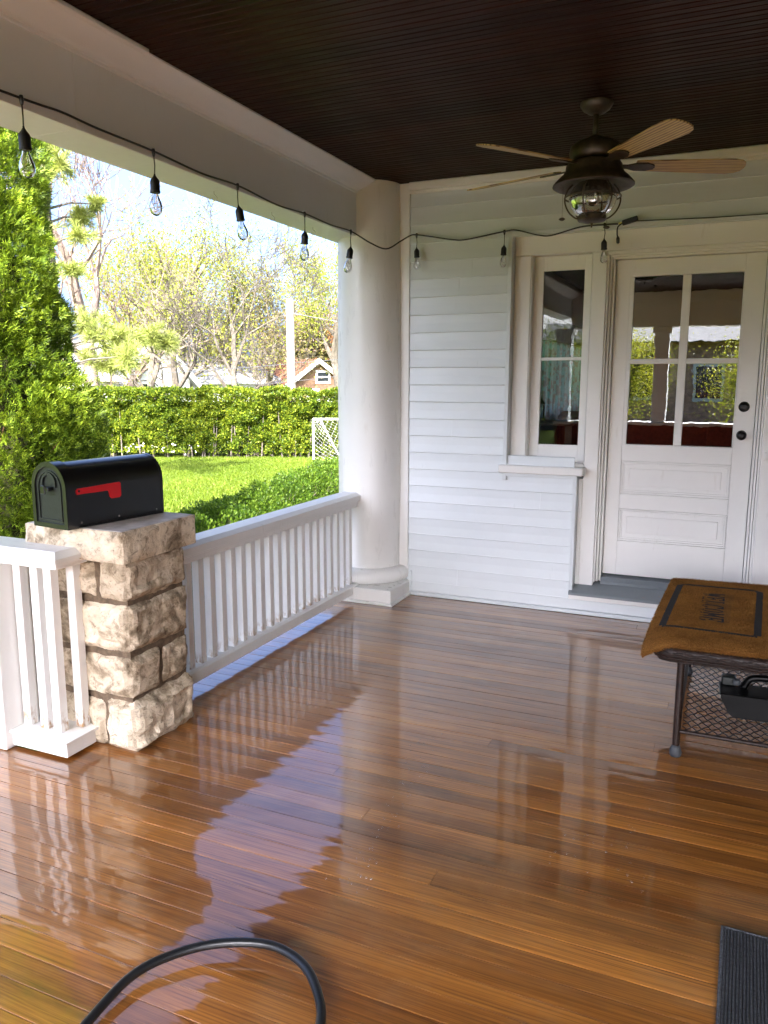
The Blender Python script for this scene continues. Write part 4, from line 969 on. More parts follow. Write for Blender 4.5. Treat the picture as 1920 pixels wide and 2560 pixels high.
for i, ch in enumerate('WELCOME'):
    mbl = MB()
    for (a, b) in LET[ch]:
        def tp_(p): return (ly0-step*(i+.12+.74*p[0])), lerp(lx0, lx1, p[1])
        A = tp_(a); B = tp_(b); d = Vector((B[0]-A[0], B[1]-A[1])); 
        if d.length < 1e-6: continue
        nn_ = Vector((-d.y, d.x)).normalized()*(.0046 if abs(d.y) < abs(d.x)*1.0 else .0072); e_ = d.normalized()*.003
        q = []
        for (yy, xx) in ((A[0]-e_.x+nn_.x, A[1]-e_.y+nn_.y), (B[0]+e_.x+nn_.x, B[1]+e_.y+nn_.y), (B[0]+e_.x-nn_.x, B[1]+e_.y-nn_.y), (A[0]-e_.x-nn_.x, A[1]-e_.y-nn_.y)):
            v = (yy-MY0)/Lm; u = (xx-.045*v-MX0)/Wm; s_ = msurf(u, v); q.append((s_.x, s_.y, s_.z+.0206))
        mbl.add(q, [(0, 1, 2, 3)])
    mbl.build('letter', 'coir_print', mt_)
# coir fibres on the mat edges and surface
n = 42000
u = rng.uniform(0, 1, n); v = rng.uniform(0, 1, n)
edge = rng.uniform(0, 1, n) < .25
u = np.where(edge & (rng.uniform(0, 1, n) < .5), rng.choice([0.0, 1.0], n), u); v = np.where(edge & (u > 0) & (u < 1), rng.choice([0.0, 1.0], n), v)
pp = np.array([tuple(msurf(a, b)) for a, b in zip(u, v)]); pp[:, 2] += np.where(edge, rng.uniform(0, .018, n), .0172)
D = np.stack([rng.normal(0, .6, n)+(u > .999)*1.5-(u < .001)*1.5, rng.normal(0, .6, n)+(v > .999)*1.5-(v < .001)*1.5, np.where(edge, rng.normal(0, .5, n), 1)], 1)
inb = ((np.abs(u-U0) < .035) | (np.abs(u-U1) < .035)) & (v > V0-.01) & (v < V1) | ((np.abs(v-V0) < .014) | (np.abs(v-V1) < .018)) & (u > U0-.02) & (u < U1+.02)
inl = (u > .42) & (u < .66) & (v > .29) & (v < .76)
k = ~(inb | inl) | edge
V, Fq = leaf_quads(pp[k], D[k], rdir(k.sum()), rng.uniform(.006, .013, k.sum()), .0014)
o = np_mesh('coir_pile', V, Fq, 'coir', mt_); o['kind'] = 'stuff'

# ================================================================== BLACK MAT and HOSE on the floor
dm = empty('ribbed_mat', (.36, 1.75, 0), R(-1)); tag(dm, 'charcoal ribbed doormat on the wet boards in the lower right corner', 'doormat')
MB().box(-.29, .29, -.55, .535, .002, .007, .002).build('mat_backing', 'rubber', dm)
rb = MB(); xk = -.284
while xk < .284: rb.prism([(xk, .0072), (xk+.0015, .0105), (xk+.0055, .0105), (xk+.007, .0072)], -.545, .530, 'y'); xk += .0085
fixn(rb.build('ribs', 'carpet', dm))
MB().box(-.2935, -.2845, -.553, .537, .0015, .0115, .002).build('edge_binding', 'carpet_light', dm); MB().box(.2845, .2935, -.553, .537, .0015, .0115, .002).build('edge_binding', 'carpet_light', dm); MB().box(-.284, .284, .5305, .538, .0015, .0115, .002).build('edge_binding', 'carpet_light', dm)
hs = catmull([(-1.12, .45, .014), (-1.26, .85, .014), (-1.335, 1.10, .018), (-1.352, 1.25, .024), (-1.352, 1.415, .032), (-1.292, 1.527, .036), (-1.196, 1.610, .038), (-1.069, 1.655, .038), (-.950, 1.628, .036), (-.858, 1.544, .034), (-.815, 1.465, .030), (-.800, 1.38, .022), (-.80, 1.25, .015), (-.83, .95, .014), (-.95, .55, .014)], 10)
o = MB().tube(hs, .0125, 16).build('garden_hose', 'rubber', smooth=True); tag(o, 'black rubber hose looped on the wet floorboards in the foreground', 'hose')
tw = MB().tube([(-2.10, 4.925, .006), (-2.03, 4.94, .007), (-1.95, 4.962, .005)], [.001, .003, .001], 5).build('twig', 'bark_red'); tag(tw, 'thin dark twig on the floor beside the column plinth', 'twig')

wd_ = MB()
for k in range(170):
    t_ = random.random(); cx_, cy_ = (lerp(-1.15, -1.0, t_)+random.gauss(0, .035), lerp(3.1, 2.0, t_)+random.gauss(0, .06)) if k % 3 else (random.uniform(-.45, -.15)+random.gauss(0, .02), random.uniform(2.35, 2.9))
    r_ = random.uniform(.0015, .005); wd_.lathe([(r_, 0), (r_*.85, r_*.35), (r_*.45, r_*.6), (0, r_*.68)], 8, Matrix.Translation((cx_, cy_, .0004)))
o = wd_.build('water_drops', 'water', smooth=True); tag(o, 'water beads and bubbles scattered on the wet boards', 'water drops', kind='stuff')
# ================================================================== GARDEN
def trunk_mb(mb, pts, r0, r1, n=8):
    L = len(pts); mb.tube(pts, [lerp(r0, r1, i/(L-1)) for i in range(L)], n)
def thuja(name, x, y, zt, R0, label, m='thuja', ns=5200, zb=GZ+.35, seed=0, lowcut=None, size=1.0):
    root = empty(name, (x, y, GZ)); tag(root, label, 'tree')
    H_ = zt-zb
    t = rng.beta(1.0, 1.35, ns); z = zb+t*H_
    rad = R0*np.clip(1-t, 0, 1)**.52*(.62+.38*np.clip(t*6, 0, 1)); a = rng.uniform(0, 2*np.pi, ns)
    lump = np.array([noise.noise(Vector((math.cos(q)*1.7+seed, math.sin(q)*1.7, zz*1.9)))+.5*noise.noise(Vector((math.cos(q)*4+seed, math.sin(q)*4, zz*5))) for q, zz in zip(a, z)])
    depth = rng.uniform(0, 1, ns)**2.2
    rr = rad*(1+.30*lump)*(1-.38*depth)+.02
    P = np.stack([rr*np.cos(a), rr*np.sin(a), z-GZ], 1)
    out = np.stack([np.cos(a), np.sin(a), np.zeros(ns)], 1)
    up = unit(out*rng.uniform(.4, 1.1, (ns, 1))+np.array([0, 0, 1.0])*rng.uniform(.15, .9, (ns, 1))+rng.normal(0, .25, (ns, 3)))
    fanN = unit(np.cross(up, rng.normal(size=(ns, 3))))          # plane normal of the flat spray
    side = unit(np.cross(up, fanN))
    Vs = []; Fs = []; off = 0
    K = 11
    for k in range(K):
        f = (k-(K-1)/2)/((K-1)/2)
        st = P+up*(.013*size*(k % 3))+side*f*.010*size; d = unit(up*math.cos(f*1.0)+side*math.sin(f*1.0)+rng.normal(0, .12, (ns, 3)))
        L = (.046-.020*abs(f))*size*rng.uniform(.6, 1.3, ns)
        V, Fq = leaf_quads(st, d, fanN, L, .0065*size); Vs.append(V); Fs.append(Fq+off); off += len(V)
    np_mesh('foliage', np.concatenate(Vs), np.concatenate(Fs), m, root)
    tm = MB()
    for k in range(4):
        a_ = k*1.6+seed; b = .16*R0
        trunk_mb(tm, [(b*math.cos(a_), b*math.sin(a_), 0), (b*1.6*math.cos(a_), b*1.6*math.sin(a_), .18*H_), (b*1.2*math.cos(a_+.3), b*1.2*math.sin(a_+.3), .38*H_), (.05*math.cos(a_), .05*math.sin(a_), .7*H_)], .055, .015)
    for k in range(60):
        a_ = random.uniform(0, 6.28); z_ = random.uniform(.5, H_*.7); r_ = R0*(1-z_/H_)**.6*.8
        tm.tube([(0.05*math.cos(a_), .05*math.sin(a_), z_), (r_*.6*math.cos(a_), r_*.6*math.sin(a_), z_+.15), (r_*math.cos(a_), r_*math.sin(a_), z_+.4)], [.012, .008, .003], 5)
    tm.build('trunk', 'bark_red', root, smooth=True)
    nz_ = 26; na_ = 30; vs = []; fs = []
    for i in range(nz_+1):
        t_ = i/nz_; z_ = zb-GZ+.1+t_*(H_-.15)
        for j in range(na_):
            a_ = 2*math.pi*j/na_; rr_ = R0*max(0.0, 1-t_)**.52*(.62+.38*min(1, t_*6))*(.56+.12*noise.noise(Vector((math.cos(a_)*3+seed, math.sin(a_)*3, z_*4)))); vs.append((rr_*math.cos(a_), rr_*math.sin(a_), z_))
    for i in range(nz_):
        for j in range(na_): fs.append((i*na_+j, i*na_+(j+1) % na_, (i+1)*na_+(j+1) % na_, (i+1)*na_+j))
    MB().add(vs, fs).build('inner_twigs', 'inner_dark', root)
    return root
thuja('arborvitae', -4.78, 3.85, 4.35, .84, 'tall bright green arborvitae cone close to the porch on the left', ns=44000, seed=1)
thuja('arborvitae', -5.95, 3.55, 4.9, 1.15, 'darker arborvitae at the left edge behind the bright one', 'thuja_dark', ns=9000, seed=4, size=1.3)
thuja('arborvitae', -5.75, 5.62, 1.45, .58, 'small dark arborvitae to the right behind the tall bright one', 'thuja', ns=9000, seed=9, zb=GZ+.1)
thuja('arborvitae', -3.85, 2.2, .95, .75, 'low green evergreen bush outside the left post', 'thuja_dark', ns=3000, seed=12, zb=GZ+.05)

def shrub(name, x, y, rx, ry, h, label, nl, m='shrub', group=None, size=.035, cat='shrub', topbias=.0, seed=0):
    root = empty(name, (x, y, GZ)); tag(root, label, cat, group)
    d = rdir(nl); d[:, 2] = np.abs(d[:, 2])*1.0
    r = 1-.45*rng.uniform(0, 1, nl)**2
    lump = np.array([1+.22*noise.noise(Vector((p[0]*2.5+seed, p[1]*2.5, p[2]*2.5+x))) for p in d])
    P = np.stack([d[:, 0]*rx*r*lump, d[:, 1]*ry*r*lump, .08+np.clip(d[:, 2], 0, 1)**.8*h*r*lump], 1)
    D = unit(d+rng.normal(0, .6, (nl, 3))+np.array([0, 0, .6])); V, Fq = leaf_quads(P, D, rdir(nl), rng.uniform(.7, 1.3, nl)*size, size*.55)
    np_mesh('foliage', V, Fq, m, root)
    st = MB()
    for k in range(26):
        a = random.uniform(0, 6.28); q = random.uniform(.2, .85); st.tube([(.05*math.cos(a), .05*math.sin(a), 0), (rx*q*.5*math.cos(a), ry*q*.5*math.sin(a), h*.5), (rx*q*math.cos(a), ry*q*math.sin(a), h*random.uniform(.75, 1.06))], [.008, .005, .002], 4)
    # upright shoots with leaves
    st.build('stems', 'bark', root)
    sh = []; 
    for k in range(40):
        a = random.uniform(0, 6.28); q = random.uniform(0, .9); bx, by = rx*q*math.cos(a), ry*q*math.sin(a); zt = h*math.sqrt(max(.05, 1-q*q))*.98
        hh = random.uniform(.04, .12)
        for t in range(12): sh.append((bx+random.gauss(0, .012), by+random.gauss(0, .012), .08+zt+hh*t/12))
    sh = np.array(sh); V, Fq = leaf_quads(sh, rdir(len(sh))+np.array([0, 0, .5]), rdir(len(sh)), size, size*.5); o_s = np_mesh('shoots', V, Fq, m, root); o_s['kind'] = 'stuff'
    return root
line = [(-4.05, 3.2), (-4.30, 4.6), (-4.57, 5.95), (-4.75, 6.85), (-4.93, 7.75), (-5.14, 8.8), (-5.38, 9.9), (-5.62, 11.0)]
names_s = ['low green shrub nearest the mailbox side of the lawn edge', 'low shrub just right of the mailbox beyond the railing', 'second low shrub right of the mailbox beyond the railing', 'middle low shrub rising above the rail at the lawn edge', 'fourth low shrub from the mailbox along the lawn edge', 'bright low shrub two short of the column', 'bright low shrub next to the column edge', 'last low shrub half hidden by the round column']
pts_l = catmull([(a, b, 0) for a, b in line], 1)
for i, (xx, yy) in enumerate(line):
    shrub('shrub', xx-.25, yy, .62, .72, .75+.006*i, names_s[i], 11000, group='low shrubs along the lawn edge', seed=i*7, size=.038)
# concrete slab added out of view to bounce sunlight into the porch
o = MB().box(-9, 7, -7.5, YB-.05, GZ-.1, GZ+.03).box(-5.2, -3.62, YB-.05, 1.8, GZ-.1, GZ+.03).build('bounce_slab', 'concrete'); tag(o, kind='structure')
o = MB().box(-4.2, -3.62, -1.0, 1.9, GZ, -.40).box(-3.9, -3.62, -1.0, 1.9, -.3999, -.20).build('porch_steps', 'grey_paint'); tag(o, kind='structure')

# hedge
hd = empty('hedge', (-12.7, 18.6, GZ)); tag(hd, 'long clipped green hedge along the far side of the lawn', 'hedge')
hx = Vector((3.76, 1.45, 0)).normalized(); hn = Vector((-hx.y, hx.x, 0))       # hn points away from camera
n = 110000
s_ = rng.uniform(-4.5, 5.0, n); top = rng.uniform(0, 1, n) < .30
zz = np.where(top, 1.86, rng.uniform(0.12, 1.86, n)); dd = np.where(top, rng.uniform(0, 1.3, n), 0)
lump = np.array([.20*noise.noise(Vector((a*1.4, b*1.6, 3)))+.22*noise.noise(Vector((a*4, b*4, 9))) for a, b in zip(s_, zz)])
big = np.array([.07*noise.noise(Vector((a*.7, 0, 1)))+.06*noise.noise(Vector((a*2.6, 0, 5))) for a in s_])
dd = dd-np.where(top, 0, lump*1.3)+np.abs(rng.normal(0, .10, n)); zz = zz*(1+big)+np.where(top, lump*.5+rng.normal(0, .03, n), 0)
keep = rng.uniform(0, 1, n) < np.where(top, 1, np.clip(.30+zz/1.0, 0, 1))
P = s_[:, None]*np.array(hx)+dd[:, None]*np.array(hn)+zz[:, None]*np.array([0, 0, 1.0]); P = P[keep]; n = len(P)
D = unit(-np.array(hn)*.6+np.array([0, 0, .35])+rng.normal(0, .7, (n, 3))); V, Fq = leaf_quads(P, D, unit(rdir(n)+np.array([0, 0, .8])), rng.uniform(.05, .09, n), .045)
np_mesh('foliage', V, Fq, 'hedge', hd)
st = MB()
for k in range(110):
    a = random.uniform(-4.5, 5); b = random.uniform(.05, .5); p = hx*a+hn*b
    q = p+hx*random.uniform(-.15, .15); st.tube([p, p.lerp(q, .5)+Vector((0, 0, .5)), q+Vector((0, 0, random.uniform(.9, 1.5)))], [.028, .02, .008], 5)
st.build('stems', 'bark', hd)
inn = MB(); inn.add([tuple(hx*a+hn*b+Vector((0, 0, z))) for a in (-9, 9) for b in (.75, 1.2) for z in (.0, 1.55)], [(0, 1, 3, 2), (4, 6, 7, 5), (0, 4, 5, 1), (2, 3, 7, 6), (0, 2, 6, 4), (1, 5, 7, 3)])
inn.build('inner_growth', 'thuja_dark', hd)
# rest of the hedge, mostly hidden (left of the tree, right of the column)
for sgn, a0, a1 in ((-1, -9, -4.4), (1, 4.9, 12)):
    n = 14000; s_ = rng.uniform(a0, a1, n); zz = rng.uniform(0, 1.88, n); P = s_[:, None]*np.array(hx)+rng.normal(0, .1, (n, 1))*np.array(hn)+zz[:, None]*np.array([0, 0, 1.0])
    V, Fq = leaf_quads(P, rdir(n), rdir(n), .12, .08); np_mesh('foliage', V, Fq, 'hedge', hd)
# white flowers at the hedge foot
fp = []
for k in range(26):
    a = random.uniform(-3.3, -1.0); p = Vector((-12.7, 18.6, GZ))+hx*a-hn*random.uniform(.05, .35)+Vector((0, 0, random.uniform(.12, .42)))
    for _ in range(5): fp.append((p.x+random.gauss(0, .015), p.y+random.gauss(0, .015), p.z+random.gauss(0, .012)))
fp = np.array(fp); V, Fq = leaf_quads(fp, rdir(len(fp)), rdir(len(fp)), .035, .03); o = np_mesh('flowers', V, Fq, 'flower'); tag(o, 'small white flowers at the foot of the hedge on its shaded left part', 'flowers', kind='stuff')

# soccer goal
P1 = Vector((-10.42, 18.87, GZ)); gl = empty('soccer_goal', P1); tag(gl, 'small white soccer goal with net in front of the hedge', 'goal')
gx = Vector((.93, .36, 0)); gb = Vector((.30, -.10, 0)).normalized(); gh = 1.13; gw = 2.4
A = Vector((0, 0, 0)); At = Vector((0, 0, gh)); B = gx*gw; Bt = B+Vector((0, 0, gh)); bk = gx*.15+Vector((.36, .42, 0))*.9
Ab, Bb = bk+gx*.15, B+bk
fr = MB()
for a, b in ((A, At), (At, Bt), (Bt, B)): fr.tube([a, b], .028, 10)
fr.build('front_frame', 'white_plastic', gl, smooth=True, angle=40)
br_ = MB(); Tt = At+gx*.16+bk*.05
for a, b in ((Tt, Ab), (Ab, Bb), (A, Ab), (Bt+bk*.05, Bb)): br_.tube([a, b], .020, 8)
br_.build('back_frame', 'white_plastic', gl, smooth=True)
nt_ = MB()
def net_grid(P00, P10, P01, P11, nu, nv):
    f = lambda u, v: P00.lerp(P10, u).lerp(P01.lerp(P11, u), v)
    for i in range(-nv, nu):
        for sg in (1, -1):
            pts = []
            for t in range(nv+1):
                u = (i+t)/nu if sg > 0 else (nu-i-t)/nu
                if -1e-6 <= u <= 1+1e-6: pts.append(f(u, t/nv)+Vector((0, 0, -.03*math.sin(math.pi*t/nv))))
            if len(pts) > 1: nt_.tube(pts, .0015, 3, caps=False)
net_grid(At, Bt, Ab, Bb, 17, 9); net_grid(A, Ab, At, Tt, 4, 9)
nt_.build('net', 'net', gl)

# ------------------------------------------------------------------ trees
MINR = .008
def grow(mb, p, d, L, r, depth, maxd, tips, spread=.5, segs=4, up=.08, ratio=.72, kids=(2, 3), side=None, wob=.12):
    pts = [p.copy()]; rr = [r]; q = p.copy(); dd_ = d.copy(); cut = []
    for i in range(segs):
        dd_ = (dd_+Vector((random.gauss(0, wob), random.gauss(0, wob), random.gauss(0, wob*.6)+up))).normalized(); q = q+dd_*(L/segs); pts.append(q.copy()); rr.append(max(MINR, r*(1-.38*(i+1)/segs))); cut.append((q.copy(), dd_.copy(), rr[-1]))
    mb.tube(pts, rr, 6 if depth < 2 else (4 if depth < 4 else 3), caps=False)
    if depth >= maxd:
        tips.append((q.copy(), dd_.copy())); tips.append((pts[len(pts)//2].copy(), dd_.copy())); return
    nk = random.randint(*kids)
    for k in range(nk):
        v = Vector((random.gauss(0, 1), random.gauss(0, 1), random.gauss(0, .6))); v = (v-dd_*v.dot(dd_)).normalized()
        grow(mb, q, (dd_+v*spread*random.uniform(.6, 1.3)).normalized(), L*ratio*random.uniform(.8, 1.15), rr[-1]*(.78 if k == 0 else .62), depth+1, maxd, tips, spread, segs, up, ratio, kids, None, wob)
    for c_, d_, r_ in cut[1:-1]:
        if random.random() < .75:
            v = Vector((random.gauss(0, 1), random.gauss(0, 1), random.gauss(0, .5))); v = (v-d_*v.dot(d_)).normalized()
            grow(mb, c_, (d_*.6+v).normalized(), L*ratio*random.uniform(.55, .9), r_*.5, depth+2 if depth+2 <= maxd else maxd, maxd, tips, spread, segs, up, ratio, kids, None, wob)
def far_tree(name, x, y, label, h, r, maxd=5, lean=(0, 0), bark='bark', leaf=None, nleaf=0, lsize=.09, spread=.5, up=.05, L0=None, stems=1, fork=.0, cat='tree', ratio=.72, cl=.35, wob=.12, segs=4, kids_=(2, 3)):
    root = empty(name, (x, y, GZ)); tag(root, label, cat)
    tk = MB(); br = MB(); tips = []
    L0 = L0 or h*.32
    for s_i in range(stems):
        d = Vector((lean[0]+random.gauss(0, .03)+(fork*(s_i-(stems-1)/2)), lean[1]+random.gauss(0, .03), 1)).normalized()
        p = Vector((0.25*(s_i-(stems-1)/2), 0, 0)); q = p+d*L0; mid = p.lerp(q, .5)+Vector((random.gauss(0, .08), random.gauss(0, .08), 0))
        tk.tube(catmull([p, p.lerp(q, .3)+Vector((random.gauss(0, .07), random.gauss(0, .07), 0)), p.lerp(q, .65)+Vector((random.gauss(0, .09), random.gauss(0, .09), 0)), q], 4), [r*(1.25-.5*t/12) for t in range(13)], 8)
        for k in range(3):
            v = Vector((random.gauss(0, 1), random.gauss(0, 1), 0)).normalized()
            grow(br, q, (d+v*spread*(.35 if k == 0 else .95)).normalized(), L0*.78 if k == 0 else L0*.62, r*(.8 if k == 0 else .55), 1, maxd, tips, spread, segs, up, ratio, kids_, None, wob)
        for t in (.55, .75):
            v = Vector((random.gauss(0, 1), random.gauss(0, 1), .25)).normalized(); grow(br, p.lerp(q, t), (v+d*.5).normalized(), L0*.55, r*.42, 2, maxd, tips, spread, segs, up, ratio, kids_, None, wob)
    # fit height
    zmax = max(t[0].z for t in tips); sc = h/zmax
    for mb in (tk, br): mb.v = [(v[0]*sc, v[1]*sc, v[2]*sc) for v in mb.v]
    tk.build('trunk', bark, root, smooth=True); br.build('branches', bark, root)
    if leaf and nleaf:
        T = np.array([tuple(t[0]*sc) for t in tips]); idx = rng.integers(0, len(T), nleaf); P = T[idx]+rng.normal(0, cl, (nleaf, 3))
        V, Fq = leaf_quads(P, rdir(nleaf), rdir(nleaf), rng.uniform(.7, 1.3, nleaf)*lsize, lsize*.6); np_mesh('crown', V, Fq, leaf, root)
    return root
def wpos(u, D):
    """ground position of the bearing of picture column u at distance D (authoring table of bearings)"""
    a = YAW+math.atan((u-960)/1955.7/math.cos(PITCH)*.985); return math.sin(a)*D, math.cos(a)*D
MINR = .015
x, y = wpos(232, 30); far_tree('bare_tree', x, y, 'tall bare pinkish tree with fine twigs rising beside the arborvitae', 11.4, .27, 5, (.10, .0), 'bark_pink', None, 0, spread=.52, up=.07, L0=3.6, ratio=.78, kids_=(3, 3))
MINR = .008
x, y = wpos(262, 33); far_tree('bare_tree', x, y, 'leaning bare tree with forked trunks behind the pine boughs', 8.0, .24, 5, (.62, .1), 'bark_pink', 'budding', 500, .09, spread=.5, up=.10, L0=3.4)
x, y = wpos(588, 27); far_tree('bare_tree', x, y, 'dark slender nearly leafless tree with spreading twigs in front of the white house', 8.1, .13, 6, (.02, 0), 'bark', 'budding', 1400, .08, spread=.62, up=.045, L0=2.3, ratio=.76, cl=.2)
x, y = wpos(405, 28); far_tree('bare_tree', x, y, 'low branching bare tree with several stems behind the hedge', 6.0, .13, 5, (.15, 0), 'bark', 'budding', 1200, .08, spread=.6, up=.05, L0=1.6, stems=2, fork=.45, cl=.3)
x, y = wpos(440, 42); far_tree('budding_tree', x, y, 'broad yellow green budding tree left of the dark bare tree', 10.6, .28, 5, (0, 0), 'bark', 'budding', 9000, .14, spread=.62, up=.04, stems=2, fork=.3, cl=.50)
x, y = wpos(350, 46); far_tree('budding_tree', x, y, 'hazy budding tree behind the tall bare one', 9.4, .26, 5, (0, 0), 'bark_pink', 'budding', 6000, .14, spread=.6, up=.04, stems=2, fork=.3, cl=.5)
x, y = wpos(545, 47); far_tree('budding_tree', x, y, 'yellow green budding tree behind the dark bare tree', 10.2, .25, 5, (0, 0), 'bark', 'budding', 8500, .14, spread=.6, up=.04, stems=2, fork=.3, cl=.55)
x, y = wpos(660, 44); far_tree('budding_tree', x, y, 'golden budding tree left of the utility pole', 8.6, .22, 5, (0, 0), 'bark', 'olive', 9000, .13, spread=.6, up=.04, stems=2, fork=.35, cl=.5)
x, y = wpos(850, 34); far_tree('budding_tree', x, y, 'bright yellow green tree peeping out beside the column', 9.2, .2, 5, (-.05, 0), 'bark', 'budding', 9000, .10, spread=.55, up=.05, cl=.35)
x, y = wpos(780, 62); far_tree('orange_tree', x, y, 'orange budded tree behind the brown house', 7.6, .22, 4, (0, 0), 'bark', 'orange_leaf', 9000, .18, spread=.6, up=.03, cl=.6, stems=2, fork=.3)
MINR = .016
x, y = wpos(770, 58); far_tree('bare_tree', x, y, 'thin bare crown against the sky right of the utility pole', 12.2, .2, 6, (0, 0), 'bark_pink', None, 0, spread=.5, up=.05)
x, y = wpos(455, 55); far_tree('bare_tree', x, y, 'distant pinkish bare crown above the budding trees', 15.5, .25, 6, (0, 0), 'bark_pink', None, 0, spread=.5, up=.06)
# dark brownish evergreen by the pole
x, y = wpos(782, 50); ev = empty('evergreen_tree', (x, y, GZ)); tag(ev, 'brownish dark evergreen with drooping boughs just right of the utility pole', 'tree')
n = 26000; t = rng.uniform(0, 1, n)**.9; lay = np.round(t*11)/11*.75+t*.25; a = rng.uniform(0, 6.283, n); r = (1-t)**.75*1.95*(.35+.65*rng.uniform(0, 1, n)**.5)+.05
P = np.stack([r*np.cos(a), r*np.sin(a), .8+lay*5.8-r*.22+rng.normal(0, .07, n)], 1); D = np.stack([np.cos(a), np.sin(a), rng.normal(-.2, .3, n)], 1); V, Fq = leaf_quads(P, D, np.tile([0, 0, 1.0], (n, 1))+rng.normal(0, .4, (n, 3)), .20, .07); np_mesh('crown', V, Fq, 'evergreen', ev)
MB().tube([(0, 0, 0), (0, 0, 6.4)], [.2, .03], 8).build('trunk', 'bark', ev)
# soft pine at the left
x, y = wpos(150, 17); pn = empty('pine_tree', (x, y, GZ)); tag(pn, 'soft long needled pine with loose boughs showing right of the arborvitae', 'tree')
pt = MB().tube([(0, 0, 0), (.05, 0, 4), (0, .05, 7.6)], [.17, .11, .03], 8); pt.build('trunk', 'bark', pn, smooth=True)
lat = Vector((math.cos(-YAW+.0), math.sin(-YAW), 0)); lat = Vector((Rv.x, Rv.y, 0)).normalized()
Pn = []; Dn = []; bo = MB()
cl = [(150, 400, 50), (118, 455, 44), (165, 535, 36), (128, 575, 40), (150, 640, 34), (175, 450, 34), (215, 510, 30), (205, 590, 30), (238, 560, 22), (232, 645, 24), (215, 720, 20), (262, 850, 50), (310, 862, 46), (355, 852, 36), (385, 868, 24), (290, 905, 36), (240, 910, 40), (340, 900, 30), (200, 830, 40)]
for (u_, v_, r_) in cl:
    lx = (u_-150)/1955.7*17; lz = 1.591-GZ+(949-v_)/1955.7*17*1.02; ra = r_/1955.7*17; dp = random.uniform(-.7, .7)
    c0 = lat*lx+Vector((-lat.y, lat.x, 0))*dp+Vector((0, 0, lz))
    bo.tube([(0, 0, max(.5, lz-.25)), c0.lerp(Vector((0, 0, lz)), .5)-Vector((0, 0, .05)), c0], [.03, .02, .008], 5)
    for k in range(int(9+r_*.55)):
        q = c0+Vector((random.gauss(0, ra*.55), random.gauss(0, ra*.55), random.gauss(0, ra*.42))); bo.tube([c0, q], [.006, .003], 3)
        o_ = (q-c0).normalized()
        for _ in range(60): Pn.append(tuple(q-o_*random.uniform(0, .16))); Dn.append((o_.x*.8+random.gauss(0, .55), o_.y*.8+random.gauss(0, .55), o_.z*.8+random.gauss(.15, .5)))
bo.build('boughs', 'bark', pn)['kind'] = 'stuff'
Pn = np.array(Pn); Dn = np.array(Dn); V, Fq = leaf_quads(Pn, Dn, rdir(len(Pn)), rng.uniform(.12, .22, len(Pn)), .011); np_mesh('needles', V, Fq, 'pine', pn)
# far woods
n = 60000; a = rng.uniform(-1.0, -.30, n); dd = rng.uniform(75, 95, n); hh = np.array([4.6+2.2*noise.noise(Vector((q*22, 1, 1)))+1.2*noise.noise(Vector((q*60, 4, 1))) for q in a])
P = np.stack([np.sin(a)*dd, np.cos(a)*dd, GZ+rng.uniform(0, 1, n)**.8*hh], 1); V, Fq = leaf_quads(P, rdir(n), rdir(n), .42, .28); tag(np_mesh('distant_woods', V, Fq, 'woods'), 'hazy yellow green treeline beyond the houses', 'woods', kind='stuff')

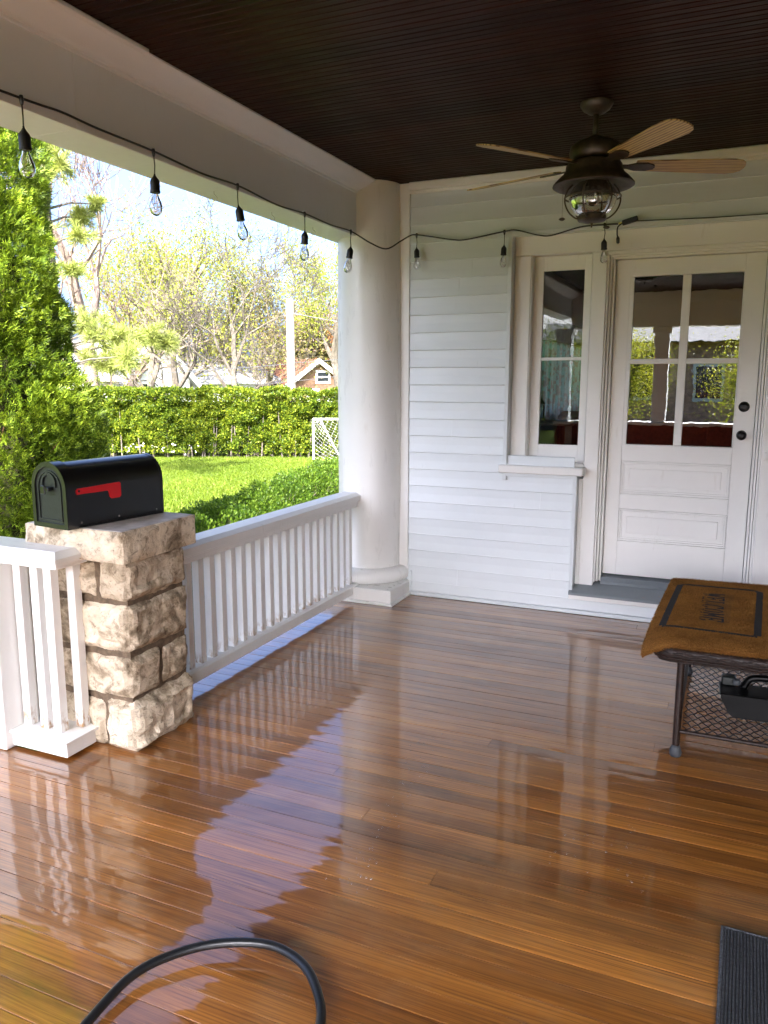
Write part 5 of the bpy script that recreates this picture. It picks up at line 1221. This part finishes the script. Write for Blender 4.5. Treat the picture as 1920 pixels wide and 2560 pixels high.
# ------------------------------------------------------------------ houses
def face_xy(u, D): x, y = wpos(u, D); return Vector((x, y, 0))
def house(name, u0, u1, D0, D1, zt, roofz, depth, label, wall, roofm, gable=True, wins=(), trim='white_plastic', ov=.3, chim=None, step_u=None):
    """front facade between bearings u0 and u1 at distances D0, D1"""
    A = face_xy(u0, D0); B = face_xy(u1, D1); ex = (B-A); L = ex.length; ex.normalize(); ey = Vector((-ex.y, ex.x, 0))
    root = empty(name, (A.x, A.y, GZ), math.atan2(ex.y, ex.x)); tag(root, label, 'house')
    hz = zt-GZ; rz = roofz-GZ
    if gable:
        mb = MB(); mb.prism([(0, 0), (L, 0), (L, hz), (L/2, rz), (0, hz)], 0, depth, 'y'); fixn(mb.build('wall', wall, root))
        rf = MB()
        sl_ = (rz-hz)/(L/2)
        for sg in (0, 1):
            if sg == 0: pr = [(-ov, hz-ov*sl_), (L/2, rz), (L/2, rz+.14), (-ov, hz-ov*sl_+.14)]
            else: pr = [(L+ov, hz-ov*sl_), (L+ov, hz-ov*sl_+.14), (L/2, rz+.14), (L/2, rz)]
            rf.add([(a_, y_, b_+.004) for y_ in (-.35, depth+.3) for a_, b_ in pr], [(0, 1, 2, 3), (4, 7, 6, 5), (0, 4, 5, 1), (1, 5, 6, 2), (2, 6, 7, 3), (3, 7, 4, 0)])
        rf = fixn(rf.build('roof', roofm, root))
        bb = MB()
        for sg in (0, 1):
            pr = [(-ov, hz-ov*sl_-.12), (L/2, rz-.12), (L/2, rz+.16), (-ov, hz-ov*sl_+.16)] if sg == 0 else [(L+ov, hz-ov*sl_-.12), (L+ov, hz-ov*sl_+.16), (L/2, rz+.16), (L/2, rz-.12)]
            bb.add([(a_, y_, b_) for y_ in (-.42, -.352) for a_, b_ in pr], [(0, 1, 2, 3), (4, 7, 6, 5), (0, 4, 5, 1), (1, 5, 6, 2), (2, 6, 7, 3), (3, 7, 4, 0)])
        fixn(bb.build('bargeboard', trim, rf))
    else:
        MB().box(0, L, 0, depth, 0, hz).build('wall', wall, root)
        rf = MB(); rf.prism([(-.35, hz+.003), (depth/2, rz), (depth+.3, hz+.003), (depth+.3, hz+.12), (depth/2, rz+.14), (-.35, hz+.12)], -.3, L+.3, 'x'); rf = fixn(rf.build('roof', roofm, root))
    for (fx, z0, w_, h_) in wins:
        xx = L*fx; f = MB(); t_ = .12
        f.box(xx-w_/2-t_, xx+w_/2+t_, -.06, -.004, z0+h_, z0+h_+t_).box(xx-w_/2-t_, xx+w_/2+t_, -.06, -.004, z0-t_, z0).box(xx-w_/2-t_, xx-w_/2, -.06, -.004, z0, z0+h_).box(xx+w_/2, xx+w_/2+t_, -.06, -.004, z0, z0+h_).box(xx-w_/2, xx+w_/2, -.05, -.004, z0+h_*.5-.03, z0+h_*.5+.03)
        fo = f.build('window', trim, root); MB().box(xx-w_/2, xx+w_/2, -.03, -.008, z0, z0+h_).build('pane', 'dark_pane', fo)
    if chim: MB().box(chim-.3, chim+.3, depth*.4, depth*.4+.6, rz-1.2, rz+.6).build('chimney', 'brick', rf)
    return root
house('brown_house', 708, 872, 44, 46, 1.15, 2.62, 9, 'brown house with white gable trim and small white windows right of the pole', 'house_brown', 'roof_red', True, wins=((.45, .95, .55, .62), (.75, .95, .5, .6), (.20, .95, .4, .5), (.60, 2.1, .7, .5)))
house('white_house', 312, 480, 34, 36, 1.55, 3.25, 9, 'white gabled house seen through bare branches behind the hedge', 'house_white', 'roof_grey', True, wins=((.30, .9, .5, 1.1), (.78, .9, .5, 1.1)))
house('white_house', 246, 306, 32, 32.5, 1.52, 1.9, 4, 'small flat white garage wing left of the gabled white house', 'house_white', 'house_white', False)
house('white_house', 484, 700, 42, 45, 1.35, 2.9, 9, 'long pale house with grey roof behind the dark bare tree', 'house_white', 'roof_grey', False, wins=((.12, .9, .8, 1.0), (.45, .9, .8, 1.0), (.88, .9, .8, 1.0)))
# utility pole and wires
x, y = wpos(731, 26); up_ = empty('utility_pole', (x, y, GZ)); tag(up_, 'weathered wooden utility pole behind the hedge', 'pole')
MB().tube([(0, 0, 0), (0, 0, 4.75)], [.16, .125], 14).build('pole', 'pole', up_, smooth=True, angle=40)
for zz_, w_ in ((4.0, .0),): MB().box(-.02, .02, -.15, .15, zz_, zz_+.1).build('bracket', 'steel', up_)
def wire(ua, Da, za, ub, Db, zb_, sag, r, label, m='steel'):
    A = face_xy(ua, Da); B = face_xy(ub, Db); A.z = za; B.z = zb_
    pts = [A.lerp(B, t/16)-Vector((0, 0, sag*4*(t/16)*(1-t/16))) for t in range(17)]; o = MB().tube(pts, r, 4, caps=False).build('overhead_wire', m); tag(o, label, 'wire')
wire(200, 26, 1.68, 731, 25.8, 2.10, .05, .010, 'pale upper wire crossing from the pine to the utility pole', 'foot')
wire(731, 25.8, 2.12, 1000, 26, 2.52, .05, .010, 'pale upper wire from the pole on toward the column', 'foot')
wire(150, 26, 1.15, 731, 25.8, 1.52, .06, .012, 'dark lower wire crossing in front of the white house', 'cable')
wire(731, 25.8, 1.54, 1000, 26, 2.05, .05, .012, 'dark lower wire from the pole past the brown house', 'cable')
wire(731, 25.8, 3.70, 1000, 27, 3.25, .05, .009, 'thin cable leaving the upper pole to the right')
wire(620, 40, 7.3, 1000, 40, 8.6, .1, .012, 'single thin wire high against the open sky', 'cable')

# ================================================================== PORCH END behind the camera (seen in reflections)
eb = MB().box(-2.438, XR, YB, YB+.25, 2.40, H-.002, .003).build('end_beam', 'beam_paint'); tag(eb, 'white beam closing the street end of the porch', 'beam')
for i, xx in enumerate((-2.55, -1.05, .55, 2.2)):
    o = MB().box(-.11, .11, -.11, .11, .932, 2.398, .004).box(-.14, .14, -.14, .14, 2.31, 2.397).build('porch_post', 'beam_paint'); o.location = (xx, YB+.12, 0); tag(o, ('leftmost', 'second', 'third', 'rightmost')[i]+' white square post from the left on the low brick wall at the street end', 'post', 'posts at the street end')
lw = MB().box(-2.64, XR-.01, YB, YB+.24, .003, .88).build('low_brick_wall', 'brick'); tag(lw, 'low dark red brick wall at the street end of the porch', 'wall')
MB().box(-2.68, XR-.01, YB-.03, YB+.27, .881, .93, .004).build('wall_cap', 'paint', lw)
for i, (xx, yy, h_, ml_) in enumerate(((-7.5, -24, 4.2, 'hedge'), (-4.3, -22, 3.6, 'budding'), (1.0, -21, 3.2, 'budding'))):
    far_tree('street_tree', xx, yy, ('leafy tree by the street beyond the left post', 'budding tree before the brick house across the street, left', 'budding tree before the brick house across the street, right')[i], h_, .18, 4, (0, 0), 'bark', ml_, 22000, .07, spread=.6, cl=.6, stems=2, fork=.3)
hh_ = empty('street_house', (-9, -30, GZ)); tag(hh_, 'brick house with white windows across the street', 'house')
MB().box(0, 16, -6, 0, 0, 4.0).build('wall', 'lightened_brick', hh_); fixn(MB().prism([(-7, 4.0), (-3, 5.2), (1, 4.0)], -.5, 16.5, 'x').build('roof', 'roof_grey', hh_))
for k in range(5): f = MB().box(1.2+3*k, 2.6+3*k, .004, .1, 1.2, 3.0).build('window', 'white_plastic', hh_); MB().box(1.35+3*k, 2.45+3*k, .101, .12, 1.35, 2.85).build('pane', 'dark_pane', f)
